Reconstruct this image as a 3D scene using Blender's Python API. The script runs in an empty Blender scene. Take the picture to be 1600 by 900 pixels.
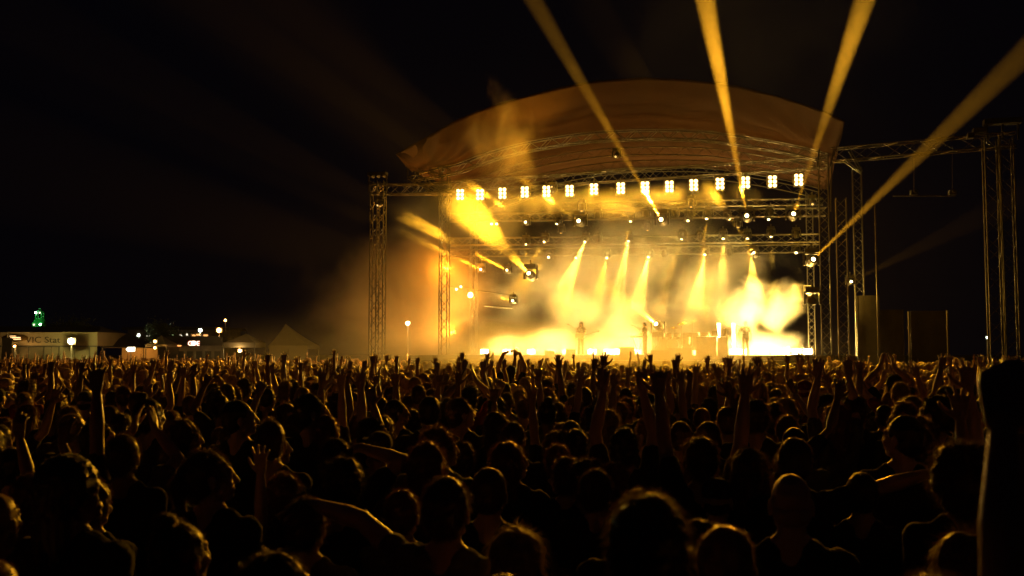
import bpy, bmesh, math, random
import numpy as np
from mathutils import Vector, Matrix, Euler, Quaternion, noise as mnoise

C = bpy.context.scene
COL = C.collection
R = math.radians

# ------------------------------------------------------------------ camera
F = 1555.6                      # focal length in pixels of the 1600 px wide photograph
CAMZ = 2.15
PITCH = math.atan(100 / F)
cam_d = bpy.data.cameras.new('camera')
cam_d.lens = 35.0; cam_d.sensor_width = 36.0
cam_d.clip_start = 0.05; cam_d.clip_end = 2000
cam = bpy.data.objects.new('camera', cam_d); COL.objects.link(cam)
cam.location = (0, 0, CAMZ); cam.rotation_euler = (R(90) + PITCH, 0, 0)
C.camera = cam
cam_d.dof.use_dof = True; cam_d.dof.focus_distance = 16.0; cam_d.dof.aperture_fstop = 3.4

# ------------------------------------------------------------------ world (night) and render settings
w = bpy.data.worlds.new('World'); C.world = w; w.use_nodes = True
wn = w.node_tree.nodes
wn['Background'].inputs['Color'].default_value = (0.28, 0.30, 0.85, 1)      # clear night sky
wn['Background'].inputs['Strength'].default_value = 0.0016
C.view_settings.view_transform = 'Standard'; C.view_settings.look = 'None'
C.view_settings.exposure = 0.0; C.view_settings.gamma = 1.0
C.render.engine = 'CYCLES'
cy = C.cycles
cy.use_denoising = True
cy.max_bounces = 3; cy.diffuse_bounces = 1; cy.glossy_bounces = 1; cy.transmission_bounces = 2
cy.volume_bounces = 0; cy.transparent_max_bounces = 8
cy.volume_step_rate = 2.5; cy.volume_max_steps = 128
cy.sample_clamp_indirect = 0.5; cy.sample_clamp_direct = 0.0
cy.use_light_tree = True
cy.caustics_reflective = False; cy.caustics_refractive = False

rng = random.Random(7)

# ------------------------------------------------------------------ helpers: pixel rays -> world
def ray(px, py):
    x = (px - 800) / F; z = (450 - py) / F
    c, s = math.cos(PITCH), math.sin(PITCH)
    return Vector((x, c - z * s, s + z * c))
EYE = Vector((0, 0, CAMZ))
def P(px, py, Y):
    d = ray(px, py); return EYE + d * (Y / d.y)
def H(px, py, h):
    d = ray(px, py); return EYE + d * ((h - CAMZ) / d.z)
A0 = H(719, 303, 10.2); B0 = H(1248, 280, 10.2)
U = (B0 - A0); U.z = 0; ROW = U.length; U.normalize()
V = Vector((-U.y, U.x, 0))                      # away from the audience
O = Vector((A0.x, A0.y, 0))
def S(u, v, z): return O + U * u + V * v + Vector((0, 0, z))
def L(px, py, v):                               # pixel ray meets the vertical plane at depth v of the stage
    d = ray(px, py); k = ((O + V * v) - EYE).dot(V) / d.dot(V)
    return EYE + d * k
def uvz(p): q = p - O; return (q.dot(U), q.dot(V), p.z)
STAGE_ROT = math.atan2(U.y, U.x)

def tag(o, label=None, cat=None, group=None, kind=None):
    if label: o['label'] = label
    if cat: o['category'] = cat
    if group: o['group'] = group
    if kind: o['kind'] = kind
    return o
def empty(name, loc=(0, 0, 0), rz=0.0):
    o = bpy.data.objects.new(name, None); COL.objects.link(o)
    o.location = loc; o.rotation_euler = (0, 0, rz); o.empty_display_size = 0.2
    return o
def setparent(o, par):
    if par is not None:
        o.parent = par
def link(name, me, mat=None, parent=None, M=None):
    o = bpy.data.objects.new(name, me); COL.objects.link(o)
    if mat and not me.materials: me.materials.append(mat)
    if parent: o.parent = parent
    if M is not None: o.matrix_local = M
    return o

# ------------------------------------------------------------------ mesh builder
class MB:
    def __init__(self): self.v = []; self.f = []
    def add(self, vs, fs):
        n = len(self.v); self.v += [tuple(p) for p in vs]; self.f += [tuple(i + n for i in f) for f in fs]
        return self
    def box(self, c, s, M=None):
        c = Vector(c); s = Vector(s) / 2
        vs = [Vector((x * s.x, y * s.y, z * s.z)) for x in (-1, 1) for y in (-1, 1) for z in (-1, 1)]
        if M is not None: vs = [M @ q for q in vs]
        vs = [q + c for q in vs]
        return self.add(vs, [(0, 1, 3, 2), (4, 6, 7, 5), (0, 4, 5, 1), (2, 3, 7, 6), (0, 2, 6, 4), (1, 5, 7, 3)])
    def tube(self, a, b, r0, r1=None, n=6, cap=True):
        a = Vector(a); b = Vector(b); r1 = r0 if r1 is None else r1
        d = (b - a).normalized(); x = d.orthogonal().normalized(); y = d.cross(x)
        vs = []
        for (p, r) in ((a, r0), (b, r1)):
            for i in range(n):
                t = 2 * math.pi * i / n; vs.append(p + x * (r * math.cos(t)) + y * (r * math.sin(t)))
        fs = [(i, (i + 1) % n, n + (i + 1) % n, n + i) for i in range(n)]
        if cap: fs += [tuple(range(n))[::-1], tuple(range(n, 2 * n))]
        return self.add(vs, fs)
    def path(self, pts, r, n=6):
        for a, b in zip(pts[:-1], pts[1:]): self.tube(a, b, r, n=n)
        return self
    def disc(self, c, nrm, r, n=12):
        c = Vector(c); d = Vector(nrm).normalized(); x = d.orthogonal().normalized(); y = d.cross(x)
        return self.add([c + x * (r * math.cos(2 * math.pi * i / n)) + y * (r * math.sin(2 * math.pi * i / n)) for i in range(n)], [tuple(range(n))])
    def mesh(self, name, smooth=False):
        me = bpy.data.meshes.new(name); me.from_pydata(self.v, [], self.f); me.update()
        if smooth: me.shade_smooth()
        return me
    def build(self, name, mat, parent=None, smooth=False):
        return link(name, self.mesh(name, smooth), mat, parent)

# ------------------------------------------------------------------ materials
def mat(name, col, rough=0.6, metal=0.0, spec=0.5, noise=0.0, nscale=8.0, sheen=0.0, bump=0.0, bscale=40.0, trans=0.0):
    m = bpy.data.materials.new(name); m.use_nodes = True
    nt = m.node_tree; b = nt.nodes['Principled BSDF']
    b.inputs['Base Color'].default_value = (*col, 1); b.inputs['Roughness'].default_value = rough
    b.inputs['Metallic'].default_value = metal; b.inputs['Specular IOR Level'].default_value = spec
    if sheen: b.inputs['Sheen Weight'].default_value = sheen; b.inputs['Sheen Roughness'].default_value = 0.35
    if noise or bump:
        tc = nt.nodes.new('ShaderNodeTexCoord')
    if noise:
        n = nt.nodes.new('ShaderNodeTexNoise'); n.inputs['Scale'].default_value = nscale; n.inputs['Detail'].default_value = 5
        nt.links.new(tc.outputs['Object'], n.inputs['Vector'])
        r = nt.nodes.new('ShaderNodeValToRGB')
        r.color_ramp.elements[0].position = 0.3; r.color_ramp.elements[1].position = 0.72
        r.color_ramp.elements[0].color = (*[c * (1 - noise) for c in col], 1)
        r.color_ramp.elements[1].color = (*[min(1, c * (1 + noise)) for c in col], 1)
        nt.links.new(n.outputs['Fac'], r.inputs['Fac']); nt.links.new(r.outputs['Color'], b.inputs['Base Color'])
    if bump:
        n2 = nt.nodes.new('ShaderNodeTexNoise'); n2.inputs['Scale'].default_value = bscale; n2.inputs['Detail'].default_value = 4
        nt.links.new(tc.outputs['Object'], n2.inputs['Vector'])
        bp = nt.nodes.new('ShaderNodeBump'); bp.inputs['Strength'].default_value = bump; bp.inputs['Distance'].default_value = 0.02
        nt.links.new(n2.outputs['Fac'], bp.inputs['Height']); nt.links.new(bp.outputs['Normal'], b.inputs['Normal'])
    if trans:
        t = nt.nodes.new('ShaderNodeBsdfTranslucent'); t.inputs['Color'].default_value = (*col, 1)
        mx = nt.nodes.new('ShaderNodeMixShader'); mx.inputs[0].default_value = trans
        nt.links.new(b.outputs[0], mx.inputs[1]); nt.links.new(t.outputs[0], mx.inputs[2])
        nt.links.new(mx.outputs[0], nt.nodes['Material Output'].inputs['Surface'])
    return m
def emit(name, col, strength, sample=False):
    m = bpy.data.materials.new(name); m.use_nodes = True; nt = m.node_tree
    nt.nodes.remove(nt.nodes['Principled BSDF'])
    e = nt.nodes.new('ShaderNodeEmission'); e.inputs['Color'].default_value = (*col, 1); e.inputs['Strength'].default_value = strength
    nt.links.new(e.outputs[0], nt.nodes['Material Output'].inputs['Surface'])
    m.cycles.emission_sampling = 'FRONT' if sample else 'NONE'
    return m
M = dict(
    alu=mat('truss_aluminium', (0.055, 0.053, 0.05), 0.42, 0.7, noise=0.15, nscale=3),
    black_metal=mat('black_metal', (0.03, 0.03, 0.032), 0.45, 0.3, noise=0.3),
    canvas=mat('roof_canvas', (0.021, 0.0115, 0.008), 0.95, spec=.03, noise=0.12, nscale=0.5, bump=0.25, bscale=1.2),
    drape=mat('black_drape', (0.012, 0.011, 0.01), 0.9, noise=0.3, bump=0.4, bscale=3),
    deck=mat('stage_deck', (0.06, 0.055, 0.05), 0.5, noise=0.3, nscale=2),
    skirt=mat('stage_skirt', (0.05, 0.045, 0.04), 0.9, noise=0.3, nscale=1.5),
    ground=mat('trampled_ground', (0.06, 0.05, 0.035), 0.95, noise=0.45, nscale=0.6, bump=0.6, bscale=6),
    tent=mat('tent_fabric', (0.22, 0.20, 0.15), 0.8, noise=0.1, nscale=1.5, bump=0.2, bscale=2, trans=0.3),
    tent_dark=mat('dark_and_unlit_tent', (0.05, 0.05, 0.05), 0.85, noise=0.3, nscale=1),
    wood=mat('painted_board', (0.32, 0.22, 0.12), 0.7, noise=0.3, nscale=4),
    pole=mat('grey_pole', (0.2, 0.2, 0.2), 0.5, 0.5, noise=0.2),
    grille=mat('speaker_grille', (0.04, 0.04, 0.04), 0.6, 0.3, noise=0.3, bump=0.4, bscale=60),
    case=mat('flight_case', (0.12, 0.09, 0.06), 0.5, noise=0.3),
    gold=mat('cymbal_brass', (0.8, 0.55, 0.2), 0.25, 1.0),
    green=mat('green_floodlit_tower', (0.03, 0.25, 0.08), 0.7, noise=0.3),  # green of the floodlight put into the tower's base colour
    wall=mat('far_wall', (0.2, 0.18, 0.15), 0.8, noise=0.3, nscale=1),
)
WARM = (1.0, 0.42, 0.016); YEL = (1.0, 0.52, 0.055); HOT = (1.0, 0.57, 0.12); ORANGE = (1.0, 0.32, 0.015)
LENS = emit('lit_lens', (1.0, 0.78, 0.38), 16); LENSDIM = emit('dim_lens', (1.0, 0.6, 0.2), 1.6); LENSOFF = mat('unlit_lens', (.05, .05, .05), .1)
CELL = emit('lit_blinder_cell', (1.0, 0.64, 0.24), 7)
STROBE = emit('lit_strobe_face', (1.0, 0.78, 0.4), 40)

def spot(parent, loc, target, watts, cone, col=WARM, radius=0.06, blend=0.25, name='spot_light'):
    d = bpy.data.lights.new(name, 'SPOT'); d.energy = watts; d.spot_size = cone; d.spot_blend = blend
    d.color = col; d.shadow_soft_size = radius
    o = bpy.data.objects.new(name, d); COL.objects.link(o)
    q = (Vector(target) - Vector(loc)).to_track_quat('-Z', 'Y')
    o.matrix_world = Matrix.Translation(loc) @ q.to_matrix().to_4x4()
    if parent:
        Mp = Matrix.Translation(parent.location) @ parent.rotation_euler.to_matrix().to_4x4()
        Mw = o.matrix_world.copy(); o.parent = parent; o.matrix_local = Mp.inverted() @ Mw
    return o
def point(parent, loc, watts, col=WARM, radius=0.15, name='lamp_light'):
    d = bpy.data.lights.new(name, 'POINT'); d.energy = watts; d.color = col; d.shadow_soft_size = radius
    o = bpy.data.objects.new(name, d); COL.objects.link(o); o.location = loc
    if parent:
        Mp = Matrix.Translation(parent.location) @ parent.rotation_euler.to_matrix().to_4x4()
        o.parent = parent; o.matrix_local = Mp.inverted() @ Matrix.Translation(loc)
    return o
def local(root):
    return (Matrix.Translation(root.location) @ root.rotation_euler.to_matrix().to_4x4()).inverted()

# ------------------------------------------------------------------ smoke and haze
PHASE_G = 0.25
def smoke(name, c, r, dens, nscale, lo, hi, seed=0, label='', power=1.0, rz=STAGE_ROT, col=(1, 1, 1), stretch=(1, 1, 1), detail=4, dist=0.6, tilt=0.0):
    bm = bmesh.new(); bmesh.ops.create_icosphere(bm, subdivisions=3, radius=1.0)
    for q in bm.verts: q.co = Vector((q.co.x * r[0], q.co.y * r[1], q.co.z * r[2]))
    me = bpy.data.meshes.new(name); bm.to_mesh(me); bm.free()
    o = link(name, me); o.location = c; o.rotation_euler = (0, tilt, rz)
    m = bpy.data.materials.new(name + '_volume'); m.use_nodes = True; nt = m.node_tree; N = nt.nodes; K = nt.links
    N.remove(N['Principled BSDF'])
    pv = N.new('ShaderNodeVolumeScatter'); pv.inputs['Anisotropy'].default_value = PHASE_G; pv.inputs['Color'].default_value = (*col, 1)
    K.new(pv.outputs[0], N['Material Output'].inputs['Volume'])
    tc = N.new('ShaderNodeTexCoord')
    dv = N.new('ShaderNodeVectorMath'); dv.operation = 'DIVIDE'; dv.inputs[1].default_value = r
    K.new(tc.outputs['Object'], dv.inputs[0])
    ln = N.new('ShaderNodeVectorMath'); ln.operation = 'LENGTH'; K.new(dv.outputs[0], ln.inputs[0])
    fo = N.new('ShaderNodeMapRange'); fo.interpolation_type = 'SMOOTHSTEP'
    fo.inputs[1].default_value = 0.15; fo.inputs[2].default_value = 0.97; fo.inputs[3].default_value = 1; fo.inputs[4].default_value = 0
    K.new(ln.outputs['Value'], fo.inputs[0])
    mp = N.new('ShaderNodeMapping'); mp.inputs['Location'].default_value = (seed * 7.3, seed * 3.1, seed * 5.7); mp.inputs['Scale'].default_value = stretch
    K.new(tc.outputs['Object'], mp.inputs[0])
    nz = N.new('ShaderNodeTexNoise'); nz.inputs['Scale'].default_value = nscale; nz.inputs['Detail'].default_value = detail
    nz.inputs['Roughness'].default_value = 0.55; nz.inputs['Distortion'].default_value = dist
    K.new(mp.outputs[0], nz.inputs['Vector'])
    # the falloff lowers the noise before the threshold so the cloud's outline is billowy, not an ellipsoid
    sub = N.new('ShaderNodeMath'); sub.operation = 'MULTIPLY_ADD'; sub.inputs[1].default_value = 0.45; K.new(fo.outputs[0], sub.inputs[0]); K.new(nz.outputs['Fac'], sub.inputs[2])
    mr = N.new('ShaderNodeMapRange'); mr.interpolation_type = 'SMOOTHSTEP'; mr.inputs[1].default_value = lo + 0.45; mr.inputs[2].default_value = hi + 0.45
    mr.inputs[3].default_value = 0; mr.inputs[4].default_value = dens
    K.new(sub.outputs[0], mr.inputs[0])
    m2 = N.new('ShaderNodeMath'); m2.operation = 'MULTIPLY'; K.new(mr.outputs[0], m2.inputs[0]); K.new(fo.outputs[0], m2.inputs[1])
    K.new(m2.outputs[0], pv.inputs['Density'])
    me.materials.append(m); m.cycles.volume_sampling = 'EQUIANGULAR'
    tag(o, label, 'smoke', None, 'stuff')
    return o

HAZE_D = 0.00003
hz = MB().box((0, 180, 12.0), (420, 400, 26.0)).build('haze', None)
hm = bpy.data.materials.new('haze_air'); hm.use_nodes = True
hm.node_tree.nodes.remove(hm.node_tree.nodes['Principled BSDF'])
hv = hm.node_tree.nodes.new('ShaderNodeVolumePrincipled'); hv.inputs['Color'].default_value = (0.9, 0.88, 0.85, 1)
hv.inputs['Density'].default_value = HAZE_D; hv.inputs['Anisotropy'].default_value = 0.5
hm.node_tree.links.new(hv.outputs[0], hm.node_tree.nodes['Material Output'].inputs['Volume'])
hz.data.materials.append(hm); hm.cycles.volume_sampling = 'EQUIANGULAR'
tag(hz, 'thin amber stage haze hanging in the night air', 'haze', None, 'stuff')
# light levels (watts)
BLIND = 1400; BEAM = 300; SKYB = 64000; DOWN = 170; BARREL = 1500; STRB = 2300; WASH = 600; AUD = 15500; UPW = 3000; SIDEW = 2400
# ================================================================== LARGE STRUCTURE
gm = MB(); gm.add([(-400, -60, 0), (400, -60, 0), (400, 700, 0), (-400, 700, 0)], [(0, 1, 2, 3)])
tag(gm.build('ground', M['ground']), 'dark trampled grass field under the crowd', None, None, 'structure')
FLOOR = 1.95
# ---- truss pieces: one unit tube shared by every brace and chord
UNIT = MB().tube((0, 0, 0), (0, 0, 1), 1.0, n=6).mesh('truss_tube'); UNIT.materials.append(M['alu'])
def strut(name, parent, a, b, r, Mi):
    a = Vector(a); b = Vector(b); d = b - a
    m = Matrix.Translation(a) @ d.to_track_quat('Z', 'Y').to_matrix().to_4x4() @ Matrix.Diagonal((r, r, d.length, 1))
    return link(name, UNIT, None, parent, Mi @ m)
def truss(name, label, a, b, size, step, cr=0.028, br=0.014, up=Vector((0, 0, 1)), single=True, cat='truss', group=None, width=None):
    a = Vector(a); b = Vector(b); d = (b - a); ln = d.length; d.normalize()
    if abs(d.dot(up)) > 0.9: up = V
    x = d.cross(up).normalized(); y = x.cross(d).normalized()
    width = width or size
    root = empty(name, a); Mi = local(root)
    tag(root, label, cat, group)
    cs = [(x * (sx * width / 2) + y * (sy * size / 2)) for sx, sy in ((-1, -1), (1, -1), (1, 1), (-1, 1))]
    for c in cs: strut('chord', root, a + c, b + c, cr, Mi)
    n = max(2, round(ln / step)); st = ln / n
    joined = MB()
    for k in range(4):
        c0, c1 = cs[k], cs[(k + 1) % 4]
        for i in range(n):
            p = a + d * (st * i); q = a + d * (st * (i + 1))
            e = (p + (c0 if i % 2 == 0 else c1), q + (c1 if i % 2 == 0 else c0))
            if single: strut('brace', root, e[0], e[1], br, Mi)
            else: joined.tube(Mi @ e[0], Mi @ e[1], br, n=4, cap=False)
    if not single: joined.build('bracing', M['alu'], root)
    return root

# ---- stage deck and skirt
UL, UR = -2.2, 18.0
VB = 10.5
root = empty('stage_platform', S(0, 0, 0), STAGE_ROT); tag(root, 'raised concert stage platform with dark skirt behind the crowd', 'stage')
MB().box(((UL + UR) / 2, VB / 2 - 0.6, FLOOR - 0.09), (UR - UL, VB + 1.2, 0.18)).build('deck', M['deck'], root)
for i in range(10):
    wpan = (UR - UL) / 10
    MB().box((UL + wpan * (i + .5), -1.17, (FLOOR - 0.2) / 2), (wpan - 0.03, 0.05, FLOOR - 0.2)).build('skirt_panel', M['skirt'], root)
MB().box(((UL + UR) / 2, -1.22, FLOOR + 0.0), (UR - UL, 0.05, 0.10)).build('edge_rail', M['alu'], root)
for s in (UL, UR):
    MB().box((s, VB / 2 - 0.6, (FLOOR - .2) / 2), (0.05, VB + 1.1, FLOOR - 0.2)).build('side_skirt', M['skirt'], root)

# ---- arched roof: visor in front, skin and ceiling behind
low = [(643, 268), (715, 256), (745, 243), (790, 229), (830, 220), (874, 212), (929, 205), (1000, 202), (1050, 202), (1102, 204), (1162, 212), (1211, 220), (1264, 231), (1304, 242)]
upp = [(619, 241), (671, 212), (715, 187), (760, 169), (799, 157), (874, 137), (929, 127), (1000, 122), (1060, 124), (1110, 129), (1159, 136), (1227, 154), (1280, 172), (1320, 190)]
def resample(pts, n):
    xs = np.array([p[0] for p in pts], float); ys = np.array([p[1] for p in pts], float)
    t = np.linspace(0, 1, n); X = xs[0] + (xs[-1] - xs[0]) * t
    Y = np.interp(X, xs, ys)
    for _ in range(3): Y[1:-1] = (Y[:-2] + 2 * Y[1:-1] + Y[2:]) / 4
    return list(zip(X, Y))
NU = 120
lowp = [L(x, y, -0.15) for x, y in resample(low, NU)]
uppp = [L(x, y, -4.2) for x, y in resample(upp, NU)]
root = empty('stage_roof', S(0, 0, 0)); Mi = local(root)
tag(root, 'arched brown canvas roof over the whole stage with folded front visor', 'stage roof')
# visor
NV = 26; vs = []; fs = []
for j in range(NV):
    t = j / (NV - 1)
    for i in range(NU):
        p = lowp[i].lerp(uppp[i], t)
        s = i / (NU - 1)
        k = min(s, 1 - s)
        sag = -0.35 * math.sin(math.pi * t) * (0.4 + 0.6 * abs(math.sin(s * math.pi * 7)))   # cloth sags between the arch ribs
        # radiating folds towards the corners
        for cx_, sg in ((0.03, 1), (0.97, -1)):
            dx = (s - cx_) * 18 * sg; dz = t * 3.5 + 0.15
            if dx > -0.3:
                ang = math.atan2(dz, dx + 0.3); rr = math.hypot(dx, dz)
                sag += 0.11 * math.sin(ang * 24 + cx_ * 5) * math.exp(-((rr - 1.8) / 2.2) ** 2) * min(1, 4 * t + .2)
        sag += 0.05 * mnoise.noise(Vector((s * 22, t * 3, 1.3)))
        if 0 < j < NV - 1: p = p + V * (-sag * 0.5) + Vector((0, 0, sag * 0.45))
        elif j == NV - 1: p = p + Vector((0, 0, 0.04 * math.sin(s * 60)))
        vs.append(Mi @ p)
for j in range(NV - 1):
    for i in range(NU - 1):
        a = j * NU + i; fs.append((a, a + 1, a + NU + 1, a + NU))
vis = MB().add(vs, fs).build('front_visor', M['canvas'], root, smooth=True)
sm = vis.modifiers.new('thickness', 'SOLIDIFY'); sm.thickness = 0.01
def skin(name, prof, v1, drop, matl):
    vs = []; fs = []; nj = 8
    for j in range(nj):
        for i in range(NU):
            p = prof[i] + V * (v1 * j / (nj - 1)) + Vector((0, 0, -drop * j / (nj - 1) - 0.18 * math.sin(math.pi * ((j * 1.5) % 1)) + .05 * mnoise.noise(Vector((i * .2, j, 0)))))
            vs.append(Mi @ p)
    for j in range(nj - 1):
        for i in range(NU - 1):
            a = j * NU + i; fs.append((a, a + NU, a + NU + 1, a + 1))
    o = MB().add(vs, fs).build(name, matl, root, smooth=True)
    sm = o.modifiers.new('thickness', 'SOLIDIFY'); sm.thickness = 0.01
skin('roof_skin', uppp, 15.5, 0.3, M['canvas'])
skin('ceiling', [p + Vector((0, 0, .12)) for p in lowp], 11.0, -0.2, M['canvas'])
# hem rope of the visor and the front arch truss
MB().path([Mi @ p for p in uppp], 0.03, 5).build('hem', M['canvas'], root)
root = empty('roof_arch', S(0, 0, 0)); Mi = local(root); tag(root, 'curved aluminium arch truss holding up the front of the roof', 'truss')
arc = lowp[::3]
for off in ((0, 0), (0.45, 0), (0, -0.45), (0.45, -0.45)):
    MB().path([Mi @ (p + V * off[0] + Vector((0, 0, off[1]))) for p in arc], 0.03, 6).build('chord', M['alu'], root)
bm_ = 0
for i in range(len(arc) - 1):
    p, q = arc[i], arc[i + 1]
    lo_ = Vector((0, 0, -0.45)); bk = V * 0.45
    for (e, f) in (((p, q + lo_) if i % 2 else (p + lo_, q)), ((p + bk, q + bk + lo_) if i % 2 else (p + bk + lo_, q + bk)), ((p + lo_, q + lo_ + bk) if i % 2 else (p + lo_ + bk, q + lo_))):
        strut('brace', root, e, f, 0.014, Mi)
# rear arches (ribs under the ceiling)
for vv in (3.7, 7.4, 11.0):
    root = empty('roof_rib', S(0, vv, 0)); Mi = local(root)
    tag(root, {3.7: 'first curved rib under the roof behind the front arch', 7.4: 'middle curved rib under the stage roof', 11.0: 'rearmost curved rib under the stage roof'}[vv], 'roof rib', 'curved ribs under the roof')
    for dz in (0, -0.4): MB().path([Mi @ (p + V * vv + Vector((0, 0, dz - 0.12))) for p in arc], 0.03, 6).build('chord', M['alu'], root)
    j = MB()
    for i in range(len(arc) - 1):
        p = arc[i] + V * vv + Vector((0, 0, -.12)); q = arc[i + 1] + V * vv + Vector((0, 0, -.12)); lo_ = Vector((0, 0, -.4))
        j.tube(*((Mi @ p, Mi @ (q + lo_)) if i % 2 else (Mi @ (p + lo_), Mi @ q)), 0.014, n=4)
    j.build('bracing', M['alu'], root)

# ---- horizontal trusses
def htruss(name, label, pl, pr, v, size=0.5, single=True, step=0.5, **k):
    return truss(name, label, L(*pl, v), L(*pr, v), size, step, single=single, group='horizontal lighting trusses', **k)
htruss('lighting_truss', 'front horizontal truss above the row of blinder lamps', (628, 297), (1296, 254), 0.5, 0.5)
htruss('lighting_truss', 'second horizontal truss behind the blinder row, moving heads hung below', (700, 341), (1290, 331), 4.0, 0.4, step=.55)
htruss('lighting_truss', 'third horizontal truss halfway up the back of the stage', (700, 378), (1280, 372), 5.2, 0.4, step=.55)
htruss('lighting_truss', 'lowest and rearmost horizontal truss above the performers', (700, 396), (1280, 388), 6.7, 0.4, single=False, cr=.022)
truss('lighting_truss', 'thin ladder truss close under the front blinder row', L(880, 322, 2.2), L(1286, 315, 2.2), 0.3, .5, single=False, group='horizontal lighting trusses', cr=.02)

# ---- vertical legs
def leg(name, label, px, ptop, v, size=.4, z0=0.0, **k):
    p = L(px, 500, v); t = L(px, ptop, v)
    return truss(name, label, (p.x, p.y, z0), (p.x, p.y, t.z), size, size * 1.05, **k)
leg('stage_support_tower', 'lit truss leg at the left front corner of the stage', 694, 262, 0.2, .42, cat='truss tower', group='truss legs of the stage')
leg('stage_support_tower', 'bright truss leg at the right front corner of the stage', 1291, 232, 0.2, .42, cat='truss tower', group='truss legs of the stage')
leg('stage_support_tower', 'rear left truss leg seen behind the smoke', 740, 300, 10.2, .35, single=False, cat='truss tower', group='truss legs of the stage')
leg('stage_support_tower', 'rear right truss leg of the stage beyond the smoke', 1268, 300, 10.2, .35, single=False, cat='truss tower', group='truss legs of the stage')
# left loudspeaker towers (a pair side by side with a hoist beam on top)
tl = leg('speaker_tower', 'left one of the paired tall dark truss towers left of the stage', 584, 283, -1.4, .36, cat='truss tower', group='truss towers beside the stage')
tr_ = leg('speaker_tower', 'right one of the paired tall dark truss towers left of the stage', 594.5, 283, -1.4, .36, cat='truss tower', group='truss towers beside the stage')
hb = empty('hoist_beam', L(590, 272, -1.4), STAGE_ROT); tag(hb, 'hoist beam with drop rails on top of the paired left towers', 'beam')
MB().box((0, 0, 0), (1.0, .35, .16)).build('beam', M['black_metal'], hb)
for sx in (-.48, .48):
    MB().box((sx, 0, -.45), (.06, .06, .9)).build('drop_rail', M['black_metal'], hb)
for sx in (-.3, 0, .3):
    MB().tube((sx, .2, -.1), (sx, -.2, -.1), .07, n=10).build('pulley', M['alu'], hb)
truss('side_truss', 'dim horizontal truss joining the left towers to the stage roof', L(578, 296, -1.4), L(706, 296, 0), .5, .5, group='trusses beside the roof')
for (a, b, v) in (((654, 275), (701, 303), -.6), ((638, 278), (685, 302), -.9), ((672, 268), (695, 278), 0)):
    pa, pb = L(*a, v), L(*b, v + .4)
    truss('corner_brace', 'slanting brace under the left corner of the roof, %s' % ({654: 'brightest of the three', 638: 'outermost of the three', 672: 'shortest of the three'}[a[0]]), pa, pb, .12, .4, cr=.02, br=.01, cat='brace', group='left roof corner braces', single=False)
# right towers
leg('speaker_tower', 'brightly edged truss tower just right of the stage', 1318, 310, -1.2, .44, cat='truss tower', group='truss towers beside the stage')
leg('speaker_tower', 'dim thin truss tower behind the bright right tower', 1344, 262, 3.0, .40, single=False, cat='truss tower', group='truss towers beside the stage')
rt = leg('speaker_tower', 'left column of the far right tall dark truss tower', 1556, 215, -2.5, .55, cat='truss tower', group='truss towers beside the stage')
leg('speaker_tower', 'right column of the far right tall dark truss tower', 1580, 215, -2.5, .50, cat='truss tower', group='truss towers beside the stage')
hb = empty('hoist_beam', L(1566, 190, -2.5), STAGE_ROT); tag(hb, 'stepped hoist head on top of the far right tower', 'beam')
MB().box((0, 0, 0), (1.45, .5, .22)).build('beam', M['black_metal'], hb)
MB().box((-.9, 0, -.34), (.5, .5, .2)).build('lower_beam', M['black_metal'], hb)
MB().box((-1.25, 0, -.55), (.25, .4, .2)).build('motor', M['black_metal'], hb)
for sx in (-.6, 0, .6):
    MB().box((sx, 0, -.4), (.07, .07, .8)).build('drop_rail', M['black_metal'], hb)
truss('side_truss', 'long horizontal truss running right from the stage roof to the far right tower', L(1300, 243, -0.8), L(1588, 218, -2.5), .58, .75, cr=.03, group='trusses beside the roof')
for (a, b) in (((1328, 236), (1346, 268)), ((1318, 250), (1345, 270))):
    truss('corner_brace', 'slanting brace hanging under the right end of the roof, %s' % ('longer one' if a[0] > 1320 else 'shorter one'), L(*a, -.9), L(*b, -.9), .1, .4, cr=.02, br=.01, cat='brace', group='right roof corner braces', single=False)
# right roof corner frame: posts and X between visor tip and leg
root = empty('roof_corner_frame', S(0, 0, 0)); Mi = local(root); tag(root, 'small cross braced frame under the right tip of the roof', 'frame')
for (a, b) in (((1303, 196), (1303, 245)), ((1286, 212), (1302, 214)), ((1286, 212), (1302, 232)), ((1302, 212), (1290, 230)), ((1280, 233), (1276, 262)), ((1304, 233), (1296, 262)), ((1300, 244), (1298, 330))):
    strut('bar', root, L(*a, -.7), L(*b, -.7), .035, Mi)
root = empty('roof_corner_frame', S(0, 0, 0)); Mi = local(root); tag(root, 'small frame of bars under the left tip of the roof', 'frame')
for (a, b) in (((619, 241), (636, 248)), ((636, 248), (634, 260)), ((640, 257), (645, 252)), ((637, 247), (637, 275)), ((645, 262), (660, 262)), ((648, 268), (655, 274)), ((636, 277), (690, 262)), ((655, 262), (652, 275))):
    strut('bar', root, L(*a, -.9), L(*b, -.9), .03, Mi)
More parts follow.
